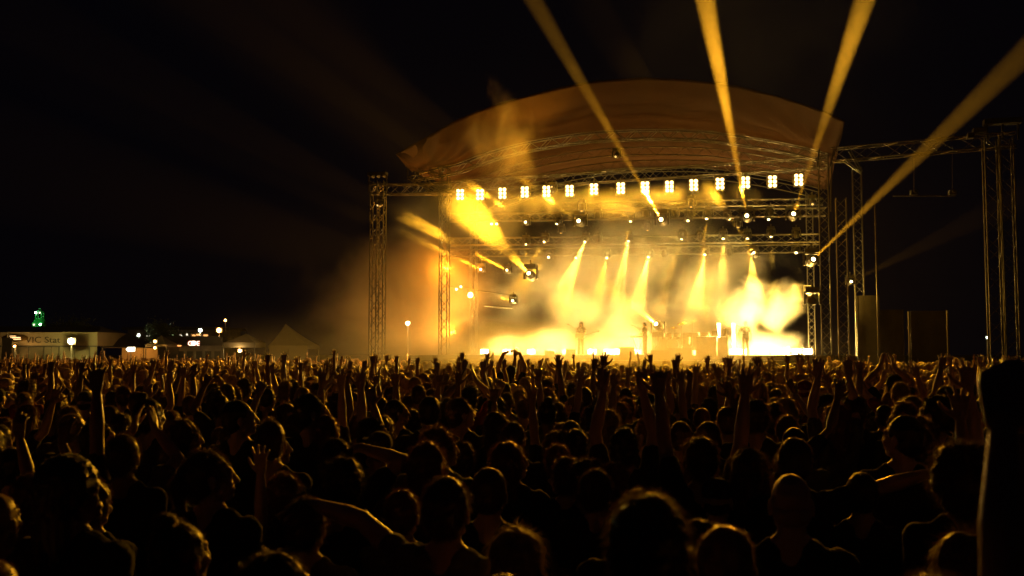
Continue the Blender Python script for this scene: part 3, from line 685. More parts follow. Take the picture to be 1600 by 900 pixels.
def head_xf(yaw, pitch, roll=0):
    piv = Vector((0, -.012, 1.53))
    return Matrix.Translation(piv) @ Euler((pitch, roll, yaw)).to_matrix().to_4x4() @ Matrix.Translation(-piv)
def arm_pts(side, up, fo, raised):
    sh = Vector((side * (.165 - .02 * raised), -.005, 1.405 + .05 * raised))
    u = Vector(up).normalized(); u.x *= side; f = Vector(fo).normalized(); f.x *= side
    el = sh + u * .275; wr = el + f * .25
    return sh, el, wr, u, f
def build_body(pose, name):
    b = Prim(); X = head_xf(*pose.get('head', (0, 0)))
    b.ell((0, 0, .96), (.155, .105, .13)); b.ell((0, 0, 1.1), (.135, .095, .16)); b.ell((0, .005, 1.27), (.155, .108, .17))
    b.ell((-.075, -.01, 1.34), (.085, .09, .1)); b.ell((.075, -.01, 1.34), (.085, .09, .1))
    b.cap((-.115, -.005, 1.4), (.115, -.005, 1.4), .062, .062); 
    for s in (-1, 1): b.cap((s * .115, -.015, 1.42), (s * .02, -.015, 1.5), .042, .045)
    b.cap((0, -.02, 1.42), X @ Vector((0, -.012, 1.57)), .06, .053)
    b.X = X
    b.ell((0, -.012, 1.655), (.074, .093, .093)); b.ell((0, .022, 1.61), (.062, .068, .085)); b.ell((0, .035, 1.57), (.046, .05, .045))
    b.ell((0, .07, 1.548), (.02, .018, .016)); b.cap((0, .088, 1.645), (0, .106, 1.606), .009, .0125)
    b.cap((-.028, .078, 1.659), (.028, .078, 1.659), .012, .012); b.cap((-.017, .084, 1.575), (.017, .084, 1.575), .009, .009)
    for s in (-1, 1):
        b.ell((s * .028, .077, 1.637), (.013, .012, .01)); b.ell((s * .036, .066, 1.605), (.02, .02, .022))
        b.ell((s * .077, -.006, 1.62), (.009, .02, .032)); b.ell((s * .078, -.006, 1.598), (.008, .012, .014)); b.cap((s * .045, .02, 1.56), (s * .015, .06, 1.545), .018, .015)
    b.X = None
    pts = {}
    for s, key in ((1, 'R'), (-1, 'L')):
        a = pose[key]; sh, el, wr, u, f = arm_pts(s, a['u'], a['f'], a.get('raised', 0)); pts[key] = (sh, el, wr, u, f)
        b.ell(sh, (.062, .058, .062)); b.cap(sh, el, .05, .038); b.cap(sh.lerp(el, .35), sh.lerp(el, .6), .048, .044); b.ell(el, (.04, .04, .04))
        b.cap(el, el.lerp(wr, .35), .038, .041); b.cap(el.lerp(wr, .35), wr, .041, .025)
        hd = Vector(a.get('h', a['f'])); hd.x *= s; n = Vector(a.get('n', (0, 1, 0))); n.x *= s
        hand(b, wr, hd, n, a.get('t', -1) * s, a.get('curl', .25), a.get('spread', .22))
    for s in (-1, 1):
        hp = Vector((s * .085, 0, .93)); kn = Vector((s * .1, .015, .5)); an = Vector((s * .11, -.02, .09))
        b.cap(hp, kn, .085, .055); b.cap(kn, kn.lerp(an, .35), .053, .058); b.cap(kn.lerp(an, .35), an, .057, .036); b.ell((s * .115, .05, .045), (.042, .12, .04))
    me = remesh(b, pose.get('vox', .0068), name, 2, pose.get('ratio', .28))
    # clothes
    c = Prim(); k = .014
    c.ell((0, 0, .98), (.155 + k * 1.5, .105 + k * 1.5, .12)); c.ell((0, 0, 1.1), (.135 + k * 1.8, .095 + k * 1.8, .17)); c.ell((0, .005, 1.27), (.155 + k, .108 + k, .17))
    c.ell((-.075, -.01, 1.34), (.085 + k, .09 + k, .09)); c.ell((.075, -.01, 1.34), (.085 + k, .09 + k, .09)); c.cap((-.115, -.005, 1.4), (.115, -.005, 1.4), .062 + k, .062 + k)
    for s in (-1, 1): c.cap((s * .115, -.015, 1.42), (s * .07, -.015, 1.455), .042 + k, .045 + k)
    if pose.get('shirt', 1):
        fr = pose.get('sleeve', .55)
        for key in 'RL':
            sh, el, wr, u, f = pts[key]; c.ell(sh, (.062 + k,) * 3); c.cap(sh, sh.lerp(el, min(1, fr)), .05 + k, .042 + k * 1.4)
            if fr > 1: c.cap(el, el.lerp(wr, fr - 1), .042 + k, .032 + k)
    shirt = remesh(c, .013, 'shirt', 1, .5); wobble(shirt, .012, 14, len(name))
    t = Prim(); t.ell((0, 0, .94), (.155 + k, .105 + k, .1))
    for s in (-1, 1):
        hp = Vector((s * .085, 0, .93)); kn = Vector((s * .1, .015, .5)); an = Vector((s * .11, -.02, .09)); t.cap(hp, kn, .085 + k, .055 + k); t.cap(kn, an, .057 + k, .05 + k)
    return me, shirt, t, X
# one shared pair of trousers
def UPA(h=.25, side=.12, n=(0, 1, 0), curl=.12, spread=.5, fwd=.15, el=0.0, hh=None, sh=1):
    return dict(u=(side + el, fwd, 1), f=(side * .5 - el * .9, fwd * .4, 1), h=hh or (side * .3, 0, 1), n=n, curl=curl, spread=spread, raised=sh)
DOWN_ = dict(u=(.12, .03, -1), f=(.05, .25, -1), n=(-1, 0, 0), curl=.35, spread=.05, t=1)
POSES = {
 'down': dict(R=DOWN_, L=DOWN_),
 'down_tilt': dict(R=DOWN_, L=dict(u=(.1, .1, -1), f=(-.2, .8, -.5), n=(0, 0, -1), curl=.4), head=(-.35, .15)),
 'down_profile': dict(R=DOWN_, L=DOWN_, head=(-.95, .12)),
 'down_profile_left': dict(R=DOWN_, L=DOWN_, head=(.8, .1)),
 'one_up': dict(R=UPA(), L=DOWN_, head=(0, .1)),
 'one_up_fist': dict(R=UPA(curl=1.15, spread=.02, fwd=.35, el=.25), L=DOWN_, head=(.1, .1)),
 'one_up_bent': dict(R=dict(u=(.75, .35, .55), f=(-.35, .25, 1), h=(-.3, .3, 1), n=(0, 1, 0), curl=.35, spread=.3, raised=.6), L=DOWN_, head=(-.2, .12)),
 'both_up': dict(R=UPA(side=.22, spread=.55), L=UPA(side=.18, curl=.25, spread=.45, fwd=.25), head=(0, .15)),
 'both_up_wide': dict(R=dict(u=(.8, .15, .8), f=(.25, .1, 1), n=(-.2, 1, 0), curl=.15, spread=.5, raised=.8), L=dict(u=(.7, .2, .8), f=(.35, .1, 1), n=(0, 1, 0), curl=.3, spread=.35, raised=.8), head=(.1, .1)),
 'both_up_narrow': dict(R=dict(u=(.1, .25, 1), f=(-.28, .2, 1), h=(-.05, .05, 1), n=(-.3, 1, 0), curl=.15, spread=.25, raised=1), L=dict(u=(.15, .3, 1), f=(-.2, .1, 1), h=(0, .1, 1), n=(-.3, 1, 0), curl=.2, spread=.2, raised=1), head=(0, .12)),
 'clap': dict(R=dict(u=(.35, .5, .75), f=(-.75, .15, .75), h=(-.25, .05, 1), n=(-1, .2, 0), curl=.15, spread=.15, raised=.8), L=dict(u=(.35, .5, .75), f=(-.75, .15, .75), h=(-.25, .05, 1), n=(-1, .2, 0), curl=.15, spread=.15, raised=.8), head=(0, .08)),
 'heart': dict(R=dict(u=(.28, .1, .95), f=(-.36, .1, .95), h=(-.85, .05, .4), n=(0, 0, -1), curl=.35, spread=.05, raised=1), L=dict(u=(.28, .1, .95), f=(-.36, .1, .95), h=(-.85, .05, .4), n=(0, 0, -1), curl=.35, spread=.05, raised=1)),
 'hand_on_head': dict(R=dict(u=(.72, .2, .7), f=(-1, .05, .28), h=(-1, 0, -.25), n=(0, 0, -1), curl=.3, spread=.2, raised=.9), L=DOWN_, head=(-.3, .1)),
 'pointing': dict(R=dict(u=(.5, .8, .45), f=(.35, .8, .6), n=(0, 0, -1), curl=.5, spread=.1, raised=.5), L=UPA(side=.1, curl=.25), head=(.15, .15)),
 'arm_out': dict(R=dict(u=(1, .25, .32), f=(1, .15, .28), h=(1, 0, .2), n=(0, 0, -1), curl=.7, spread=.05, raised=.5), L=DOWN_, head=(0, .05)),
 'arm_up_left_out': dict(L=dict(u=(.72, .3, .42), f=(.85, .3, .14), h=(1, .1, -.2), n=(0, 0, -1), curl=.22, spread=.15, raised=.7), R=DOWN_, head=(0, .02), sleeve=.3),
 'elbows_out_up': dict(R=dict(u=(.35, .1, .9), f=(-.5, .05, 1), h=(.1, .1, 1), n=(0, 1, 0), curl=.45, spread=.2, raised=1), L=dict(u=(-.25, .15, 1), f=(.38, .1, 1), h=(.1, 0, 1), n=(0, 1, 0), curl=.4, spread=.2, raised=1), sleeve=.25, head=(-.4, .2)),
 'tall_reach': dict(R=DOWN_, L=dict(u=(.02, .1, 1), f=(.06, .06, 1), h=(.05, .1, 1), n=(.3, 1, 0), curl=.75, spread=.04, raised=1.3), vox=.0055, ratio=.5, sleeve=.3, head=(-.2, .2)),
 'play': dict(R=dict(u=(.3, .15, -1), f=(-.25, .9, -.25), h=(-.3, .9, -.2), n=(0, 0, -1), curl=.4, spread=.2), L=dict(u=(.35, .2, -1), f=(-.1, .95, -.1), n=(0, 0, -1), curl=.4, spread=.2), head=(.1, -.25)),
 'guitar': dict(R=dict(u=(.28, -.1, -1), f=(-.6, .6, -.15), n=(0, -1, 0), curl=.5, spread=.1), L=dict(u=(.22, .2, -.95), f=(.25, .75, .3), n=(0, 0, 1), curl=.7, spread=.1), head=(.2, -.15)),
 'sing': dict(R=dict(u=(.5, .35, -.6), f=(-.6, .15, .85), h=(-.7, .1, .5), n=(0, 1, 0), curl=1.0, spread=.03), L=dict(u=(.35, .05, -1), f=(.1, .3, -1), n=(-1, 0, 0), curl=.4), head=(0, .05)),
}
import time
_t = time.time()
BODY = {}; PANTS = None
for k, ps in POSES.items():
    BODY[k] = build_body(ps, 'body')
    if PANTS is None: PANTS = remesh(BODY[k][2], .018, 'trousers', 1, .5); wobble(PANTS, .01, 10, 3)
print('bodies', round(time.time() - _t, 1))

# ---- hair: solid cap plus many fine strands that catch the light at the rim
def strands(me_src, n, ln, wdt, seed, up=.35, down=.5, rnd=.3):
    r = np.random.RandomState(seed); nv = len(me_src.vertices); co = np.empty(nv * 3, np.float32); me_src.vertices.foreach_get('co', co); co = co.reshape(-1, 3)
    no = np.empty(nv * 3, np.float32); me_src.vertices.foreach_get('normal', no); no = no.reshape(-1, 3)
    idx = r.randint(0, nv, n); p = co[idx] + r.normal(0, .003, (n, 3)); nn = no[idx]; cen = np.array([0, -.02, 1.7])
    fl = p - cen; fl[:, 2] = 0; fl /= (np.linalg.norm(fl, axis=1, keepdims=True) + 1e-5)
    d = nn * up + fl * .35 + np.array([0, 0, -down]) * np.clip(1.2 - nn[:, 2:3], 0, 1) + r.normal(0, rnd, (n, 3)); d /= np.linalg.norm(d, axis=1, keepdims=True)
    L_ = ln * (.5 + r.rand(n, 1)); q1 = p + d * L_ * .5; d2 = d + np.array([0, 0, -.45]) + r.normal(0, rnd * .5, (n, 3)); d2 /= np.linalg.norm(d2, axis=1, keepdims=True); q2 = q1 + d2 * L_ * .5
    sd = np.cross(d, r.normal(0, 1, (n, 3))); sd /= np.linalg.norm(sd, axis=1, keepdims=True); sd *= wdt
    V_ = np.stack([p - sd, p + sd, q1 - sd * .8, q1 + sd * .8, q2], 1).reshape(-1, 3); base = (np.arange(n) * 5)[:, None]
    return V_, base
HSTY = {}
def hairstyle(key, prims, amp, sc, n, ln, wdt=.0006, voxel=.009, **k):
    b = Prim(); prims(b); base = remesh(b, voxel, 'tmp_hair', 1, .6); wobble(base, amp, sc, len(key))
    v0 = [tuple(v.co) for v in base.vertices]; f0 = [tuple(p.vertices) for p in base.polygons]
    m = MB(); m.v = v0; m.f = f0
    V_, bs = strands(base, n, ln, wdt, len(key) + n, **k); o = len(v0); m.v += [tuple(q) for q in V_]
    for b_ in (bs[:, 0] + o): b_ = int(b_); m.f += [(b_, b_ + 1, b_ + 3, b_ + 2), (b_ + 2, b_ + 3, b_ + 4)]
    me = m.mesh('hair', True); bpy.data.meshes.remove(base); HSTY[key] = me
def scalp(b, g=.0):
    b.ell((0, -.022, 1.668), (.079 + g, .093 + g, .089 + g)); b.ell((0, -.045, 1.62), (.07 + g, .066 + g, .075 + g))
hairstyle('short', lambda b: scalp(b, .004), .006, 32, 6500, .02)
hairstyle('crop', lambda b: scalp(b, .002), .0025, 30, 5200, .008, down=.2)
hairstyle('messy', lambda b: scalp(b, .010), .017, 34, 6000, .03, rnd=.55, up=.5)
hairstyle('bald', lambda b: b.ell((0, -.045, 1.6), (.073, .06, .05)), .002, 20, 1500, .006)
def _long(b):
    scalp(b, .012); b.cap((0, -.06, 1.62), (0, -.085, 1.42), .075, .06); b.cap((-.06, -.03, 1.62), (-.075, -.05, 1.45), .035, .03); b.cap((.06, -.03, 1.62), (.075, -.05, 1.45), .035, .03)
hairstyle('long', _long, .014, 20, 5200, .05, up=.2, down=.9)
def _bun(b): scalp(b, .006); b.ell((0, -.055, 1.775), (.038, .038, .034))
hairstyle('bun', _bun, .008, 30, 5000, .02)
def _pony(b): scalp(b, .004); b.cap((0, -.1, 1.7), (0, -.15, 1.62), .02, .03); b.cap((0, -.15, 1.62), (0, -.13, 1.46), .03, .015)
hairstyle('ponytail', _pony, .007, 30, 5000, .03, down=.7)
hairstyle('curly', lambda b: (scalp(b, .03), b.ell((0, -.04, 1.66), (.12, .115, .11))), .03, 24, 5600, .04, rnd=.9, up=.5, down=.1)
def _cap(b):
    b.ell((0, -.012, 1.69), (.086, .103, .075)); b.ell((0, .1, 1.69), (.065, .07, .01)); b.ell((0, -.04, 1.61), (.072, .062, .05))
hairstyle('cap', _cap, .002, 10, 500, .012)
def _braid(b):
    scalp(b, .02)
    for i in range(15):
        a = math.pi * (1.05 + .9 * i / 14); x = .095 * math.cos(a); y = -.02 + .11 * math.sin(a); b.cap((x * .8, y * .8, 1.7), (x, y, 1.56), .017, .016); b.cap((x, y, 1.56), (x * 1.1, y * 1.05, 1.4 + .03 * (i % 3)), .016, .011)
hairstyle('braids', _braid, .008, 60, 3000, .02, voxel=.008)
print('hair', round(time.time() - _t, 1))
HW = {'long': 'long', 'short': 'short', 'crop': 'cropped', 'messy': 'tousled', 'bald': 'bald', 'bun': 'bunned', 'ponytail': 'ponytailed', 'curly': 'curly', 'cap': 'capped', 'braids': 'braided'}

nper = [0]; PLACED = []
def person(loc, rz, scale, pose, hair, label, group, skin=0, cloth=0, hcol=0, flip=1, shirt=True):
    r_ = empty('person', loc, rz); r_.scale = (scale * flip, scale, scale)
    me, sh, _, X = BODY[pose]
    def ch(nm, m_, mt):
        if not m_.materials: m_.materials.append(None)
        o = bpy.data.objects.new(nm, m_); COL.objects.link(o); o.parent = r_
        o.material_slots[0].link = 'OBJECT'; o.material_slots[0].material = mt
        return o
    ch('body', me, SKIN[skin])
    if shirt: ch('shirt', sh, CLOTH[cloth])
    ch('trousers', PANTS, TROUSER)
    h = ch('cap' if hair == 'cap' else 'hair', HSTY[hair], CLOTH[cloth] if hair == 'cap' else SKIN[skin] if hair == 'bald' else HAIR[hcol]); h.matrix_local = X
    tag(r_, label, 'person', group); PLACED.append((loc[0], loc[1])); nper[0] += 1
    return r_
STC = S(9, 0, 0)
def face_rz(p, jit=0): return math.atan2(STC.y - p[1], STC.x - p[0]) - math.pi / 2 + jit
def hero(px, py, wpx, pose, hair, label, skin=0, cloth=0, hcol=0, flip=1, jit=0.0, shirt=True, Y=None, group=None, handtop=None, smin=.88, smax=1.1):
    Y = Y or .185 * F / wpx
    z = P(px, py, Y).z; ref = handtop or (1.765 if hair != 'bun' else 1.8); sc = z / ref
    if sc > smax or sc < smin:                  # move along the view ray until the height is human
        lo, hi = .5 * Y, 2 * Y; tgt = max(smin, min(smax, sc)) * ref
        Y = abs((tgt - CAMZ) / (ray(px, py).z / ray(px, py).y)); Y = max(lo, min(hi, Y)); sc = P(px, py, Y).z / ref
        sc = max(smin, min(smax, sc))
    p = P(px, py, Y)
    person((p.x, p.y, 0), face_rz(p, jit), sc, pose, hair, label, group, skin, cloth, hcol, flip, shirt)
# ================================================================== STAGE GEAR
def at_stage(px, v, z=FLOOR): p = L(px, 530, v); return Vector((p.x, p.y, z))
def wedge(px, v, w_, h_, label):
    r_ = empty('monitor_wedge', at_stage(px, v), STAGE_ROT); tag(r_, label, 'monitor speaker', 'monitor speakers on the stage edge')
    d = .45; m = MB(); x = w_ / 2
    m.add([(-x, -d / 2, 0), (x, -d / 2, 0), (x, d / 2, 0), (-x, d / 2, 0), (-x, -d / 2, h_ * .95), (x, -d / 2, h_ * .95), (x, d / 2, h_ * .35), (-x, d / 2, h_ * .35)],
          [(0, 3, 2, 1), (0, 1, 5, 4), (1, 2, 6, 5), (2, 3, 7, 6), (3, 0, 4, 7), (4, 5, 6, 7)]); m.build('cabinet', M['black_metal'], r_)
    m = MB(); m.add([(-x + .04, -d / 2 + .05, h_ * .95 + .005), (x - .04, -d / 2 + .05, h_ * .95 + .005), (x - .04, d / 2 - .04, h_ * .42), (-x + .04, d / 2 - .04, h_ * .42)], [(0, 1, 2, 3)])
    m.build('grille', M['grille'], r_); MB().tube((x + .001, 0, h_ * .35), (x + .015, 0, h_ * .35), .05, n=10).tube((-x - .001, 0, h_ * .35), (-x - .015, 0, h_ * .35), .05, n=10).build('handle', M['black_metal'], r_)
wedge(860, .1, .48, .3, 'small faint monitor wedge at the left of the stage edge')
wedge(893, -.1, .52, .36, 'monitor wedge in front of the bassist')
wedge(980, -.2, .72, .46, 'large monitor wedge left of the keyboard player')
wedge(1063, -.1, 1.1, .40, 'wide low monitor box below the drums')
def case(px, v, w_, h_, d, label, z=FLOOR):
    r_ = empty('flight_case', at_stage(px, v, z), STAGE_ROT); tag(r_, label, 'flight case', 'boxes on the stage')
    MB().box((0, 0, h_ / 2), (w_, d, h_)).build('body', M['case'], r_)
    e = MB()
    for sx in (-1, 1):
        for sy in (-1, 1): e.box((sx * w_ / 2, sy * d / 2, h_ / 2), (.03, .03, h_ + .02))
        for zz in (0.01, h_): e.box((sx * w_ / 2, 0, zz), (.032, d, .032)); e.box((0, sx * d / 2, zz), (w_, .032, .032))
    e.build('edge_trim', M['alu'], r_)
    MB().box((0, -d / 2 - .01, h_ * .5), (.14, .02, .1)).build('latch', M['alu'], r_)
    return r_
case(1035, 5.0, 1.0, 1.05, .7, 'black amplifier case behind the keyboard player')
case(1080, 5.6, .8, 1.2, .6, 'upright case between the drums and the desk')
# desk with kit on it
r_ = empty('desk', at_stage(1113, 2.6), STAGE_ROT); tag(r_, 'cloth fronted desk with small gear on top between the drums and the right performer', 'desk')
MB().box((0, 0, 1.0), (1.55, .7, .05)).build('top', M['black_metal'], r_); MB().box((-.25, -.34, .49), (.95, .03, .92)).build('front_cloth', M['skirt'], r_); MB().box((.5, -.3, .49), (.45, .03, .9)).build('front_cloth', M['skirt'], r_)
for sx in (-.73, .73):
    for sy in (-.3, .3): MB().box((sx, sy, .49), (.05, .05, .96)).build('leg', M['alu'], r_)
for (dx, w_, h_, nm, lab) in ((-.35, .4, .14, 'mixer', 'small mixer on the left of the desk'), (.15, .3, .22, 'laptop', 'open laptop on the middle of the desk'), (.62, .2, .30, 'monitor_speaker', 'small rounded speaker at the right end of the desk')):
    q = empty(nm, at_stage(1113, 2.6) + U * dx + Vector((0, 0, 1.027)), STAGE_ROT); tag(q, lab, nm.replace('_', ' '))
    if nm == 'laptop':
        MB().box((0, 0, .01), (w_, .22, .02)).build('keyboard', M['black_metal'], q); MB().box((0, -.1, .13), (w_, .012, h_), Matrix.Rotation(.2, 3, 'X').to_4x4()).build('screen', M['black_metal'], q)
    elif nm == 'mixer':
        MB().box((0, 0, h_ / 2), (w_, .3, h_), ).build('body', M['case'], q)
        for k in range(4): MB().tube((-.14 + .09 * k, -.05, h_), (-.14 + .09 * k, -.05, h_ + .03), .014, n=8).build('knob', M['alu'], q)
    else:
        MB().tube((0, 0, 0), (0, 0, h_), .1, .09, 14).tube((0, 0, h_), (0, 0, h_ + .06), .09, .03, 14).build('body', M['black_metal'], q); MB().disc((0, -.101, .16), (0, -1, 0), .06).build('cone', M['grille'], q)
# drum kit
o = at_stage(1052, 3.4)
riser = empty('drum_riser', o, STAGE_ROT); tag(riser, 'low drum riser at the centre of the stage', 'riser'); MB().box((0, 0, .15), (2.1, 1.9, .28)).build('deck', M['deck'], riser); MB().box((0, -.96, .15), (2.1, .02, .24)).build('skirt', M['skirt'], riser)
dk = empty('drum_kit', o + Vector((0, 0, .30)), STAGE_ROT); tag(dk, 'drum kit with raised cymbals at the centre of the stage', 'drum kit')
def drum(nm, c, r, h, ax=(0, 0, 1)):
    c = Vector(c); ax = Vector(ax).normalized(); s_ = MB().tube(c, c + ax * h, r, n=20, cap=False).build(nm, M['case'], dk)
    MB().disc(c + ax * h, ax, r * .99, 20).build('skin', M['tent'], s_); MB().tube(c + ax * (h - .02), c + ax * (h + .01), r * 1.03, n=20, cap=False).build('rim', M['alu'], s_)
drum('bass_drum', (0, .1, .28), .28, .42, (0, -1, 0)); drum('tom', (-.2, -.1, .62), .15, .2, (0, .3, 1)); drum('tom', (.2, -.1, .62), .16, .2, (0, .3, 1)); drum('floor_tom', (.62, .35, .3), .2, .36); drum('snare', (-.5, .45, .55), .17, .13)
def cym(c, r, tilt):
    st = MB().tube((c[0], c[1], 0), c, .012, n=6)
    for a in (0, 2.1, 4.2): st.tube((c[0], c[1], .25), (c[0] + .25 * math.cos(a), c[1] + .25 * math.sin(a), .01), .01, n=5)
    s_ = st.build('cymbal_stand', M['alu'], dk); MB().tube(c, Vector(c) + Vector((tilt[0], tilt[1], 1)).normalized() * .035, r, r * .15, 20).build('cymbal', M['gold'], s_)
cym((-.75, .0, 1.25), .23, (.3, -.3)); cym((.45, -.2, 1.35), .24, (-.2, -.4)); cym((.95, .2, 1.45), .25, (-.4, -.2)); cym((-.95, .4, .95), .18, (0, 0)); cym((0.05, .1, 1.15), .2, (0, -.4))
def micstand(px, v, h, label):
    r_ = empty('mic_stand', at_stage(px, v), STAGE_ROT); tag(r_, label, 'microphone stand', 'microphone stands on the stage')
    MB().tube((0, 0, 0), (0, 0, .03), .14, n=16).build('base', M['black_metal'], r_); MB().tube((0, 0, 0), (0, 0, h), .012).build('pole', M['black_metal'], r_); MB().tube((0, 0, h - .1), (-.35, 0, h + .15), .01).build('boom', M['black_metal'], r_); MB().tube((-.35, 0, h + .15), (-.46, 0, h + .17), .018, .026, 10).build('microphone', M['grille'], r_)
micstand(900, 1.8, 1.45, 'microphone stand before the bassist'); micstand(1000, 2.2, 1.4, 'microphone stand beside the keyboard player'); micstand(1158, 3.0, 1.5, 'microphone stand before the right performer'); micstand(1036, 2.6, 1.5, 'tall microphone stand left of the drums')
# keyboard on an X stand
r_ = empty('keyboard', at_stage(997, 2.7, FLOOR), STAGE_ROT + R(70)); tag(r_, 'electric keyboard on a folding stand before the keyboard player', 'keyboard')
MB().box((0, 0, .97), (1.1, .3, .09)).build('body', M['black_metal'], r_); MB().box((0, -.06, 1.018), (1.0, .14, .012)).build('keys', M['tent'], r_)
MB().tube((-.35, -.12, 0), (.35, -.12, .92), .02).tube((.35, .12, 0), (-.35, .12, .92), .02).build('stand', M['alu'], r_)
# performers
def performer(px, v, pose, hair, label, rz, sc=1.0):
    p = at_stage(px, v); person(p, rz, sc, pose, hair, label, 'performers on the stage', 0, 0, 0)
    PLACED.pop(); nper[0] -= 1; return p
pb = performer(908, 2.6, 'guitar', 'long', 'bassist standing on the stage as a pale silhouette in the smoke', STAGE_ROT + math.pi)
performer(1008, 2.7, 'play', 'short', 'keyboard player standing sideways at the keys left of the drums', STAGE_ROT + R(75), .98)
performer(1165, 4.2, 'sing', 'messy', 'right hand performer holding a hand up near the face in the smoke', STAGE_ROT + math.pi, 1.0)
r_ = empty('bass_guitar', pb + Vector((0, 0, 1.02)) - V * .2, STAGE_ROT); tag(r_, 'bass guitar slung at the bassist\'s waist', 'guitar')
MB().tube((.03, 0, 0), (.03, -.05, 0), .17, n=16).tube((-.15, 0, .03), (-.15, -.05, .03), .13, n=14).build('body', M['wood'], r_)
MB().box((.5, -.03, .12), (.8, .03, .05), Matrix.Rotation(-.25, 3, 'Y').to_4x4()).build('neck', M['case'], r_); MB().box((.93, -.03, .23), (.14, .03, .08)).build('headstock', M['case'], r_)

# ================================================================== FAR LEFT: tents, lamps, church tower
SIGN = emit('lit_sign_face', (1.0, .85, .6), 3.0); SIGNR = mat('sign_red', (.5, .05, .03), .6)
LAMPY = emit('flood_bulb', (1.0, .8, .35), 120); LAMPO = emit('sodium_bulb', (1.0, .4, .08), 60); LAMPW = emit('white_bulb', (.85, 1.0, .8), 50)
TY = 110.0
def X(px, Y): return (px - 800) / F * Y
def Zp(py, Y): return P(800, py, Y).z
def tent(x0, x1, yE, yV, apex, Y, depth, roofm, name, label, wall=None, legs=True, lamp=None, ridge=False, cat='tent', open_front=True):
    """eave height at pixel row yE, valance bottom at yV, apex (px, py)"""
    a, b = X(x0, Y), X(x1, Y); w_ = b - a; zE, zV = Zp(yE, Y), Zp(yV, Y); za = Zp(apex[1], Y + depth / 2); ax = X(apex[0], Y) - a
    r_ = empty(name, (a, Y, 0)); tag(r_, label, cat, 'tents beyond the crowd')
    m = MB(); n = 7
    def rp(t, s):      # slightly concave pyramid
        return None
    C4 = [Vector((0, 0, zE)), Vector((w_, 0, zE)), Vector((w_, depth, zE)), Vector((0, depth, zE))]; top = [Vector((ax, depth / 2, za))] if not ridge else [Vector((w_ * ridge[0], depth / 2, za)), Vector((w_ * ridge[1], depth / 2, za))]
    for k in range(4):
        p, q = C4[k], C4[(k + 1) % 4]
        tp, tq = (top[0], top[0]) if not ridge else ((top[0], top[1]), (top[1], top[1]), (top[1], top[0]), (top[0], top[0]))[k]
        vs = []; fs = []
        for j in range(n + 1):
            t = j / n; sag = -.06 * math.sin(math.pi * t) * (za - zE)
            for i in range(7):
                s_ = i / 6; vs.append(p.lerp(q, s_).lerp(tp.lerp(tq, s_), t) + Vector((0, 0, sag)))
        for j in range(n):
            for i in range(6): c = j * 7 + i; fs.append((c, c + 1, c + 8, c + 7))
        MB().add(vs, fs).build('roof_panel', M['tent_dark'] if name == 'marquee' else roofm, r_, smooth=True)  # marquee roof takes dark fabric to look unlit
    for k in range(4):
        p, q = C4[k], C4[(k + 1) % 4]
        MB().add([p, q, Vector((q.x, q.y, zV)), Vector((p.x, p.y, zV))], [(0, 1, 2, 3)]).build('valance', roofm, r_)
    for (lx, ly) in ((0.05, .05), (w_ - .05, .05), (w_ - .05, depth - .05), (.05, depth - .05)) if legs else (): MB().tube((lx, ly, 0), (lx, ly, zE), .06).build('leg', M['alu'], r_)
    if wall: 
        yy = depth - .1 if open_front else 0.02
        npn = max(2, int(w_ / 2.5))
        for k in range(npn): MB().box((w_ * (k + .5) / npn, yy, zV / 2), (w_ / npn - .04, .03, zV)).build('wall_panel', wall, r_)
    return r_
def lamp(px, py, Y, emat, watts, col, label, rad=.12, h_pole=True, name='flood_lamp'):
    z = Zp(py, Y); r_ = empty(name, (X(px, Y), Y, 0)); tag(r_, label, 'lamp', 'lamps beyond the crowd')
    if h_pole: MB().tube((0, .15, 0), (0, .15, z), .06).build('pole', M['pole'], r_)
    MB().box((0, .18, z), (rad * 3, .22, rad * 2.4)).build('housing', M['black_metal'], r_)
    m = MB(); m.add([Vector(q) * rad + Vector((0, -.02, z)) for q in SV], SF); m.build('bulb', emat, r_, smooth=True)
    if watts: point(r_, Vector((X(px, Y), Y - .25, z)), watts, col, rad)
mq = tent(-60, 153, 519, 540, (60, 510), TY, 9, M['tent'], 'marquee', 'long white marquee with a dark roof line and lettered band at the far left', wall=M['tent'], ridge=(.1, .9), open_front=False, legs=False)
wm_ = X(153, TY) - X(-60, TY)
MB().box((wm_ / 2, -.05, Zp(541, TY)), (wm_, .12, .14)).build('eave_beam', M['tent_dark'], mq)
for k in range(9): MB().box((wm_ * (k + .5) / 9, -.04, Zp(541, TY) / 2), (.09, .06, Zp(541, TY) - .1)).build('post', M['tent_dark'], mq)
def textmesh(nm, cu):
    q = bpy.data.objects.new('tmp', cu); COL.objects.link(q); dg = bpy.context.evaluated_depsgraph_get(); me = bpy.data.meshes.new_from_object(q.evaluated_get(dg), depsgraph=dg); bpy.data.objects.remove(q); return link(nm, me)
t_ = bpy.data.curves.new('banner_lettering', 'FONT'); t_.body = 'VIC Stat'; t_.size = .95; t_.extrude = .01
t_.materials.append(M['drape']); to = textmesh('banner_lettering', t_); to.location = (X(41, TY), TY - .06, Zp(535.5, TY)); to.rotation_euler = (R(90), 0, 0); to.scale = (1.2, 1, 1)
tag(to, 'blurred dark lettering on the band of the long marquee', 'lettering')
r_ = empty('banner_emblem', (X(27, TY), TY - .08, Zp(528, TY))); tag(r_, 'glinting oval emblem at the left end of the marquee band', 'emblem')
MB().add([Vector((1.3 * math.cos(a) * (1.25 if math.cos(a) < 0 else 1), 0, .42 * math.sin(a))) for a in [2 * math.pi * k / 24 for k in range(24)]], [tuple(range(24))]).build('plate', M['gold'], r_)
